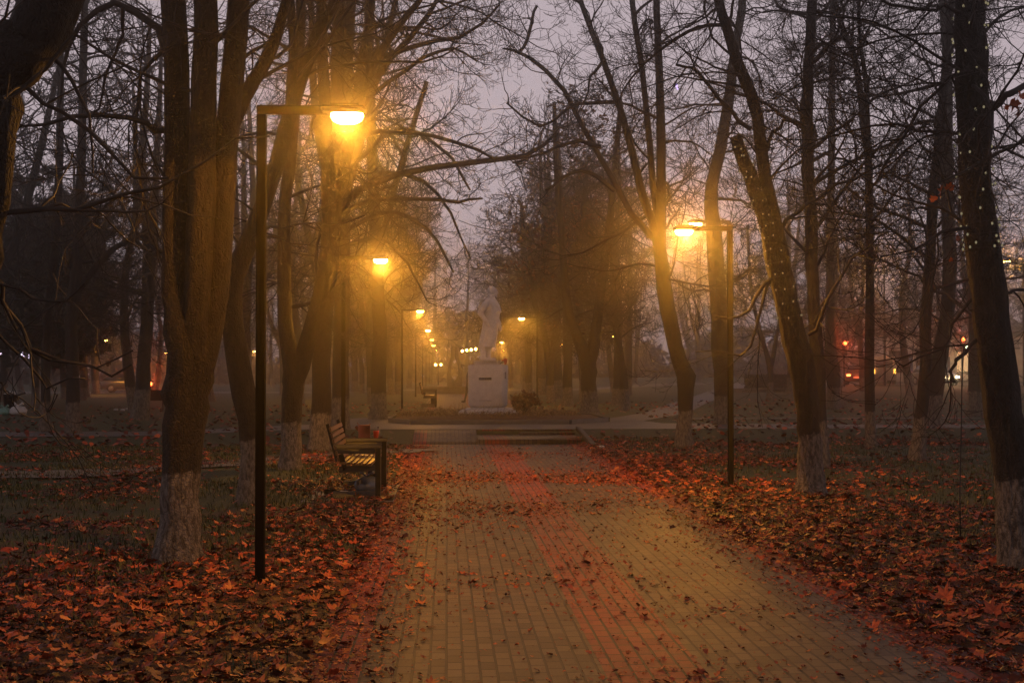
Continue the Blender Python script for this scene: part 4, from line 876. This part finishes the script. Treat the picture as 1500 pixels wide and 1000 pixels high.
for q in (-1, 1): b = MB(); b.box(q * .29 - .025, q * .29 + .025, -.025, .025, -.05, .45, b=.004); b.build('leg', M['steel'], t)
def rlight(loc, e, c, parent, rad=.1):
    l = bpy.data.lights.new('signal_light', 'POINT'); l.energy = e; l.color = c; l.shadow_soft_size = rad; q = bpy.data.objects.new('signal_light', l); COL.objects.link(q); q.location = loc; q.parent = parent
def traffic_light(px, py, d, label, e, facing=0):
    p = at(px, py, d); g = G(p.x, d); h = p.z - g; t = empty('traffic_light', (p.x, d, g), label=label, cat='traffic light', group='red traffic lights at the far streets')
    b = MB(); b.tube([(0, .12, -.05), (0, .12, h + .3)], .06, 10); b.build('pole', M['steel'], t, True)
    b = MB(); b.box(-.18, .18, -.12, .055, h - .85, h + .25, b=.02); b.build('housing', M['steel'], t)
    for k, (dz, m) in enumerate(((0, 'red_lens'), (-.33, 'dark_glass'), (-.66, 'dark_glass'))):
        b = MB(); b.ball((0, -.125, h + dz), (.125, .05, .125), 12, 8); b.build('lens', M[m], t, True)
        b = MB(); b.beam((0, -.12, h + dz + .145), (0, -.28, h + dz + .135), .26, .012); b.build('visor', M['steel'], t)
    rlight((0, -.38, h), e, (1, .09, .02), t)
traffic_light(1237, 503, 100, 'red traffic light glowing behind twigs right of the squat trunk', 330)
traffic_light(1410, 497, 100, 'red traffic light glowing left of the thick right trunk', 240)
traffic_light(221, 562, 104, 'red traffic light low beyond the left lawn', 250)
def car(x, y, rz, paint, label, lit_tail=False, lit_head=False, group='vehicles on the far streets'):
    """front towards +X"""
    t = empty('car', (x, y, G(x, y) + .035), rz, label=label, cat='car', group=group)
    prof = [(-2.1, .38, .62), (-2.12, .55, .95), (-1.5, .98, 1.0), (-.9, 1.0, 1.0)]
    def sec(xx, zt, w, zb=.25): 
        return np.array([(xx, -w * .86, zb), (xx, -w, zb + .12), (xx, -w, zt - .12), (xx, -w * .9, zt), (xx, w * .9, zt), (xx, w, zt - .12), (xx, w, zb + .12), (xx, w * .86, zb)])
    b = MB(); b.rings([sec(-2.12, .78, .72), sec(-2.05, .92, .82), (sec(-1.2, .98, .87)), sec(0, .97, .88), sec(.95, .95, .87), sec(1.7, .82, .83), sec(2.08, .66, .72)])
    b.build('body', M[paint], t)
    def gs(xx, z, w): return np.array([(xx[0], -.80, .955), (xx[1], -w, z), (xx[1], w, z), (xx[0], .80, .955)])
    b = MB(); 
    c0 = [(-1.95, -.78, .93), (-1.95, .78, .93), (1.0, .80, .93), (1.0, -.80, .93)]; c1 = [(-1.35, -.62, 1.44), (-1.35, .62, 1.44), (.22, .63, 1.46), (.22, -.63, 1.46)]
    b.rings([np.array(c0), np.array(c1)]); b.build('window', M['dark_glass'], t)
    b = MB(); b.rings([np.array([(p[0] * 1.0, p[1], p[2] + .002) for p in c1]), np.array([(-1.2, -.52, 1.5), (-1.2, .52, 1.5), (.1, .53, 1.515), (.1, -.53, 1.515)])]); b.build('roof', M[paint], t)
    for xx in (-1.3, 1.3):
        for sy in (-1, 1):
            b = MB(); b.tube([(xx, sy * .68, .31), (xx, sy * .90, .31)], .31, 20); w = b.build('wheel', M['tyre'], t); k = MB(); k.tube([(xx, sy * .903, .31), (xx, sy * .915, .31)], [.2, .18], 14); k.build('rim', M['rim'], w)
    for sy in (-1, 1):
        b = MB(); b.box(-2.16, -2.03, sy * .62 - .17, sy * .62 + .12 * 1, .66, .80, b=.02); b.build('tail_light', M['red_lens' if lit_tail else 'dark_glass'], t)
        b = MB(); b.box(1.96, 2.11, sy * .56 - .15, sy * .56 + .15, .55, .68, b=.02); b.build('headlight', M['head' if lit_head else 'dark_glass'], t)
    b = MB(); b.box(-2.135, -2.09, -.26, .26, .5, .61, b=.004); b.build('number_plate', M['bag'], t)
    return t
p = at(1292, 545, 100); car(p.x, 106, R(72), 'car_dark', 'dark car seen from behind with red tail lights on', True)
rlight((-2.5, 0, .75), 25, (1, .1, .02), bpy.data.objects['car'])
p = at(1398, 545, 100); c2 = car(p.x, 104, R(-78), 'car_grey', 'car facing the camera with one bright headlight showing', False, True)
rlight((2.4, 0, .62), 60, (1, .72, .35), c2)
p = at(172, 545, 108); c3 = car(p.x, 112, R(8), 'car_grey', 'car crossing on the far left street', False, True, None); tag(c3, group='vehicles on the far streets')
p = at(1316, 545, 104); t = empty('parked_van', (p.x + .5, 110, G(p.x, 110) + .035), R(80), label='pale van parked between the shop and the dark car', cat='van')
b = MB(); b.rings([np.array([(xx, -.9, .3), (xx, -.92, zt - .25), (xx, -.78, zt), (xx, .78, zt), (xx, .92, zt - .25), (xx, .9, .3)]) for xx, zt in ((-2.4, 1.95), (-2.35, 2.1), (.9, 2.12), (1.5, 1.5), (2.2, 1.1), (2.35, .8))]); b.build('body', M['facade'], t)
for xx in (-1.5, 1.5):
    for sy in (-1, 1): b = MB(); b.tube([(xx, sy * .72, .33), (xx, sy * .94, .33)], .33, 18); b.build('wheel', M['tyre'], t)
b = MB(); b.box(-2.43, -2.385, -.62, .62, 1.25, 1.8, b=.01); b.build('rear_window', M['dark_glass'], t)
for sy in (-1, 1): b = MB(); b.box(-2.44, -2.36, sy * .78 - .08, sy * .78 + .08, .8, 1.15, b=.01); b.build('tail_light', M['amber'], t)
def shop():
    y = 122; x0 = at(1282, 545, y).x; x1 = at(1530, 545, y).x; g = G(x0, y); L = x1 - x0
    t = empty('shop_building', (x0, y, g), label='low pale shop building across the right street', cat='building')
    b = MB(); wz = 4.0; wins = [(1.2, 2.6), (3.6, 5.0), (7.2, 9.6), (10.4, 12.2)]; prev = 0
    for a, c in wins: b.box(prev, a, 0, 5, -.5, wz); b.box(a, c, .25, 5, -.5, .8); b.box(a, c, .25, 5, 2.7, wz); prev = c
    b.box(prev, L, 0, 5, -.5, wz); b.build('wall', M['facade'], t)
    b = MB(); b.box(-.3, L + .3, -.4, 5.3, wz + .003, wz + .35, b=.03); b.build('roof', M['roof'], t)
    for k, (a, c) in enumerate(wins):
        fr = MB(); fr.box(a + .003, c - .003, .12, .2, .8, .88); fr.box(a + .003, c - .003, .12, .2, 2.62, 2.7)
        for q in (a + .003, (a + c) / 2 - .03, c - .063): fr.box(q, q + .06, .11, .195, .885, 2.615)
        w = fr.build('window', M['steel'], t); p_ = MB(); p_.box(a + .01, c - .01, .215, .24, .81, 2.69); p_.build('pane', M['window_lit' if k >= 2 else 'dark_glass'], w)
    b = MB(); b.box(5.6, 6.6, -.03, .0, 0, 2.2, b=.01); d = b.build('door', M['blue'], t)
    b = MB(); b.tube([(6.45, -.07, .9), (6.45, -.07, 1.3)], .02, 6); b.build('handle', M['rim'], d, True)
    b = MB(); b.box(7.0, 12.4, -1.1, -.003, 2.85, 2.98, b=.02); b.build('awning', M['roof'], t)
    b = MB(); b.box(7.6, 8.9, -1.16, -1.103, 2.9, 3.2, b=.01); b.build('lit_sign', M['green_lens'], t)
    for k, xx in enumerate((2.75, 3.15)): b = MB(); b.box(xx - .18, xx + .16, -.05, -.003, .9, 2.3, b=.01); b.build('poster', M['blue'], t)
    rlight((9, -1.5, 2.4), 150, (1, .6, .25), t, .3)
shop()
r = np.random.default_rng(77); n = 42000; x = r.uniform(-190, 190, n); y = 182 + 22 * r.random(n); hh = 6.5 + 2.5 * np.sin(x * .11 + 1) + 1.8 * np.sin(x * .37) + 1.2 * np.sin(x * .9 + 2)
c = np.stack([x, y, gz(x, y) + hh * r.random(n) ** 1.15], 1); v, f, tn = leaf_cards(c, .62, r); tag(mesh_np('far_woods', v, [f], M['brown_leaf'], None, False, dict(tint=tn * .5)), kind='stuff')
# low planter wall + hedge on the right, neon decoration on the left
x0, x1 = at(1092, 545, 92).x, at(1162, 545, 92).x; t = empty('hedge', ((x0 + x1) / 2, 92, G(x1, 92)), label='dark clipped hedge behind the right lamp post', cat='hedge')
r = np.random.default_rng(6); n = 5000; c = np.stack([(r.random(n) - .5) * (x1 - x0), (r.random(n) - .5) * .8, .1 + r.random(n) * .85], 1); v, f, tn = leaf_cards(c, .09, r); mesh_np('foliage', v, [f], M['dark_leaf'], t, False, dict(tint=tn))
b = MB(); 
for k in range(9): xx = (k - 4) / 9 * (x1 - x0); b.tube([(xx, 0, -.05), (xx + .05, .02, .4), (xx, 0, .85)], [.03, .025, .01], 6)
b.build('stems', M['twig'], t, True)
x0, x1 = at(1072, 545, 84).x, at(1150, 545, 84).x; b = MB(); b.box(x0, x1, 83.9, 84.2, G(x1, 84) - .4, G(x1, 84) + .22, b=.02); tag(b.build('low_wall', M['concrete']), 'low pale wall below the dark hedge on the right', 'wall')
def neon(px0, px1, d, zc, label, seed):
    r = np.random.default_rng(seed); xa, xb = at(px0, 545, d).x, at(px1, 545, d).x; t = empty('light_decoration', ((xa + xb) / 2, d, G((xa + xb) / 2, d)), label=label, cat='light decoration', group='white light decorations far left'); w = xb - xa
    b = MB()
    for k in range(max(2, int(w / .55))):
        xx = -w / 2 + (k + .5) * .55
        for s_ in range(3): b.tube([(xx + r.uniform(-.2, .2), 0, zc + r.uniform(-.3, .3)) for _ in range(3)], .035, 5)
    b.build('tube', M['neon'], t, True); b = MB()
    for q in (-1, 1): b.beam((q * w / 2, .06, -.1), (q * w / 2, .06, zc + .5), .06, .06, (1, 0, 0))
    b.beam((-w / 2, .06, zc + .45), (w / 2, .06, zc + .45), .05, .05); b.beam((-w / 2, .06, zc - .45), (w / 2, .06, zc - .45), .05, .05); b.build('frame', M['steel'], t)
neon(28, 56, 115, 2.9, 'white glowing squiggle decoration on a frame at far left', 1); neon(-6, 6, 116, 3.0, 'white glowing decoration cut by the left picture edge', 2)
# ------------------------------------------------------------------ fallen leaves, grass
def scatter_leaves(name, P, size, tilt, tint, r, tpl=TPL, up=.012):
    n = len(P); V = []; Fq = []; tn = []; off = 0; pick = r.integers(0, len(tpl), n)
    for k, (tv, tf) in enumerate(tpl):
        m = pick == k; c = m.sum()
        if not c: continue
        a = r.random(c) * 6.28; tx = r.normal(size=c) * tilt; ty = r.normal(size=c) * tilt; s = size[m]
        ca, sa = np.cos(a), np.sin(a); x = tv[:, 0][None] * ca[:, None] - tv[:, 1][None] * sa[:, None]; y = tv[:, 0][None] * sa[:, None] + tv[:, 1][None] * ca[:, None]; z = np.broadcast_to(tv[:, 2][None], x.shape)
        z = z + x * tx[:, None] + y * ty[:, None]; z = z - np.minimum(z.min(1, keepdims=True), 0) * .8
        v = P[m][:, None] + s[:, None, None] * np.stack([x, y, z], -1); v[:, :, 2] += up
        V.append(v.reshape(-1, 3)); Fq.append((tf[None] + (off + np.arange(c) * len(tv))[:, None, None]).reshape(-1, 3)); off += c * len(tv)
        tn.append(np.repeat(tint[m], len(tv)))
    o = mesh_np(name, np.concatenate(V), [np.concatenate(Fq)], M['leaf'], None, False, dict(tint=np.concatenate(tn))); return tag(o, kind='stuff')
r = np.random.default_rng(21)
def vnoise(x, y, s, seed):
    q = np.random.default_rng(seed); f = np.zeros_like(x)
    for k in range(7): a = q.random() * 6.28; w = s * (.6 + q.random() * 1.4); f += np.sin((x * math.cos(a) + y * math.sin(a)) * w + q.random() * 6.28)
    return f / 3.2
def pts(n, x0, x1, y0, y1, dens):
    x = x0 + (x1 - x0) * r.random(n * 4); y = y0 + (y1 - y0) * r.random(n * 4) ** 1.25; k = r.random(n * 4) < dens(x, y); x, y = x[k][:n], y[k][:n]
    return np.stack([x, y, gz(x, y)], 1)
inview = lambda x, y: (np.abs(x - .045 * y) < .39 * y + .8)
dl = lambda x, y: inview(x, y) * np.clip((.95 - sst(10.5, 15.5, y) * .74 + .35 * vnoise(x, y, 1.1, 1)) + .5 * np.exp(-((x + 1.1) / .8) ** 2), .05, 1)
dr = lambda x, y: inview(x, y) * np.clip((.9 - sst(11, 24, y) * .5 - sst(5, 9, x) * .3 + .3 * vnoise(x, y, 1.0, 2)) + .5 * np.exp(-((x - 3.6) / .9) ** 2), .08, 1)
PL = pts(17000, -13, -.78, 5.5, 34, dl); PR = pts(23000, 3.2, 18, 5.5, 36, dr)
P = np.concatenate([PL, PR]); n = len(P); sz = .055 + .095 * r.random(n) ** 1.8; P[:, 2] += r.random(n) * .03
scatter_leaves('fallen_leaves', P, sz, .17, np.clip(np.where(r.random(n) < .35, r.normal(.82, .14, n), r.normal(.27, .17, n)), 0, 1), r)
# far leaf litter, simpler
x = r.uniform(-30, 40, 9000); y = 34 + 36 * r.random(9000) ** 2; k = (np.abs(x - .045 * y) < .4 * y) & ((x < -1.2) | (x > 3.6)) & ~((y > 37.5) & (y < 50) & (np.abs(x - 1.2) < 5.5)); x, y = x[k], y[k]
hexa = [(np.array([[0, 0, .02], [.5, 0, 0], [.2, .4, .06], [-.3, .45, 0], [-.5, .0, .1], [-.2, -.4, 0], [.3, -.45, .05]]), np.array([[0, i, i % 6 + 1] for i in range(1, 7)]))]
scatter_leaves('fallen_leaves', np.stack([x, y, gz(x, y)], 1), .1 + .06 * r.random(len(x)), .3, np.clip(r.normal(.45, .22, len(x)), 0, 1), r, hexa, .01)
# on the path: fragments everywhere, leaves along the edges and in drifts
dp = lambda x, y: np.clip(.03 + .16 * sst(0, .9, vnoise(x, y, 1.6, 12)) + .8 * np.exp(-((x + .8) / .45) ** 2) + .8 * np.exp(-((x - 3.35) / .55) ** 2) + .4 * np.exp(-((x - 1.25) / .5) ** 2) * sst(-.3, .9, vnoise(x, y, .7, 5)) + 1.1 * np.exp(-((y - 21.5) / 4.0) ** 2) * sst(-.5, .8, vnoise(x, y, 1.2, 6)), 0, 1)
P = pts(36000, -.86, 3.32, 5.5, 34.5, dp); P[:, 2] = .006; n = len(P)
scatter_leaves('leaf_fragments', P, .010 + .05 * r.random(n) ** 2.4, .25, np.clip(r.normal(.68, .22, n), 0, 1), r, TPL, .002)
P = pts(1100, -.86, 3.32, 5.5, 34.5, lambda x, y: dp(x, y) ** 1.6); P[:, 2] = .006; n = len(P)
scatter_leaves('leaves_on_path', P, .07 + .06 * r.random(n), .2, np.clip(r.normal(.55, .22, n), 0, 1), r, TPL, .003)
# a few leaves that stand out on their own
for px, py, s, tn, lab in ((617, 886, .15, .95, 'pale yellow maple leaf lying alone on the tan bricks left of centre'), (1385, 895, .19, .85, 'big bright orange maple leaf standing up among the leaves at right'), (1455, 918, .18, .75, 'orange red maple leaf tilted up near the right edge'),
                           (205, 905, .19, .9, 'broad orange leaf lying flat in the left foreground'), (868, 754, .14, .8, 'single orange leaf on the bricks beyond the middle of the path')):
    q = ghit(px, py); V, Fa = TPL[3]; o = mesh_np('maple_leaf', V * s, [Fa], M['leaf'], None, False, dict(tint=np.full(len(V), tn)))
    o.location = (q.x, q.y, G(q.x, q.y) + .05 * (q.x < -.8 or q.x > 3.3) + .012); up_ = 'tilted' in lab or 'standing' in lab
    o.rotation_euler = (R(55) if up_ else R(8), R(6), random.uniform(-.6, .6)); tag(o, lab, 'leaf', 'maple leaves that stand out')
    if up_: o.location.z += .05
def grass(n, x0, x1, y0, y1, dens, h, name='grass'):
    P = pts(n, x0, x1, y0, y1, dens); n = len(P); a = r.random(n) * 6.28; L = h[0] + (h[1] - h[0]) * r.random(n) ** 1.5; w = .0025 + .0022 * r.random(n); w = w * (1 + P[:, 1] * .04)
    ln = .35 + .6 * r.random(n); dx, dy = np.cos(a) * L * ln, np.sin(a) * L * ln; nx_, ny_ = -np.sin(a) * w, np.cos(a) * w
    b0 = P; m = P + np.stack([dx * .35, dy * .35, L * .62], 1); t = P + np.stack([dx, dy, L * .95], 1); N_ = np.stack([nx_, ny_, 0 * nx_], 1)
    V = np.stack([b0 - N_, b0 + N_, m + N_ * .8, m - N_ * .8, t], 1).reshape(-1, 3); i = np.arange(n) * 5
    return tag(mesh_np(name, V, [np.stack([i, i + 1, i + 2, i + 3], 1), np.stack([i + 3, i + 2, i + 4], 1)], M['grass'], None, False, dict(tint=np.repeat(np.clip(r.normal(.45, .25, n), 0, 1), 5))), kind='stuff')
gl = lambda x, y: inview(x, y) * np.clip(.5 * sst(8.5, 14, y) * sst(-.1, .8, vnoise(x, y, 1.4, 8) + .35) + .35 * sst(.35, .8, vnoise(x, y, 2.6, 9)), 0, 1) * ((x < -.95) | (x > 3.5))
grass(42000, -13, -.9, 5.5, 34, gl, (.035, .11)); grass(34000, 3.4, 18, 6, 36, lambda x, y: gl(x, y) * .8 * sst(3.6, 5.2, x), (.035, .11))
# ------------------------------------------------------------------ haze
b = MB(); b.box(-225, 225, -45, 330, -1.3, 17.5); hz = b.build('haze', None); tag(hz, kind='stuff')
hm = bpy.data.materials.new('haze_air'); hm.use_nodes = True; nt = hm.node_tree; nt.nodes.remove(nt.nodes['Principled BSDF'])
pv = nt.nodes.new('ShaderNodeVolumePrincipled'); pv.inputs['Color'].default_value = (.97, .95, .93, 1); pv.inputs['Density'].default_value = .0029; pv.inputs['Anisotropy'].default_value = .95
nt.links.new(pv.outputs[0], nt.nodes['Material Output'].inputs['Volume']); hz.data.materials.append(hm)
# ------------------------------------------------------------------ sky
w = bpy.data.worlds.new('World'); sc.world = w; w.use_nodes = True; nt = w.node_tree; bg = nt.nodes['Background']
sky = nt.nodes.new('ShaderNodeTexSky'); sky.sky_type = 'NISHITA'; sky.sun_disc = False; sky.sun_elevation = R(-2); sky.sun_rotation = R(200); sky.air_density = 1; sky.dust_density = 4
mx = nt.nodes.new('ShaderNodeMix'); mx.data_type = 'RGBA'; mx.blend_type = 'MIX'; mx.inputs[0].default_value = .88
nt.links.new(sky.outputs[0], mx.inputs[6]); mx.inputs[7].default_value = (4.0, 3.35, 3.6, 1)     # low cloud lit by the town
tc = nt.nodes.new('ShaderNodeTexCoord'); sx = nt.nodes.new('ShaderNodeSeparateXYZ'); nt.links.new(tc.outputs['Generated'], sx.inputs[0])
rp = nt.nodes.new('ShaderNodeValToRGB'); nt.links.new(sx.outputs[2], rp.inputs[0]); e = rp.color_ramp.elements
e[0].position = 0; e[0].color = (.42, .38, .38, 1); e[1].position = .75; e[1].color = (.13, .135, .15, 1); k = e.new(.12); k.color = (.95, .94, .95, 1); k = e.new(.32); k.color = (.95, .95, .97, 1)   # town glow low in the mist, darker overhead
m2 = nt.nodes.new('ShaderNodeMix'); m2.data_type = 'RGBA'; m2.blend_type = 'MULTIPLY'; m2.inputs[0].default_value = 1; nt.links.new(mx.outputs[2], m2.inputs[6]); nt.links.new(rp.outputs[0], m2.inputs[7])
nt.links.new(m2.outputs[2], bg.inputs['Color']); bg.inputs['Strength'].default_value = .15
# ------------------------------------------------------------------ render settings
sc.view_settings.view_transform = 'Standard'; sc.view_settings.look = 'None'; sc.view_settings.exposure = 0; sc.view_settings.gamma = 1
cy = sc.cycles; cy.use_denoising = True; cy.denoiser = 'OPENIMAGEDENOISE'; cy.max_bounces = 5; cy.diffuse_bounces = 2; cy.glossy_bounces = 2; cy.transmission_bounces = 2; cy.volume_bounces = 1; cy.transparent_max_bounces = 6
cy.sample_clamp_indirect = 4; cy.sample_clamp_direct = 0; cy.use_light_tree = True; cy.caustics_reflective = False; cy.caustics_refractive = False
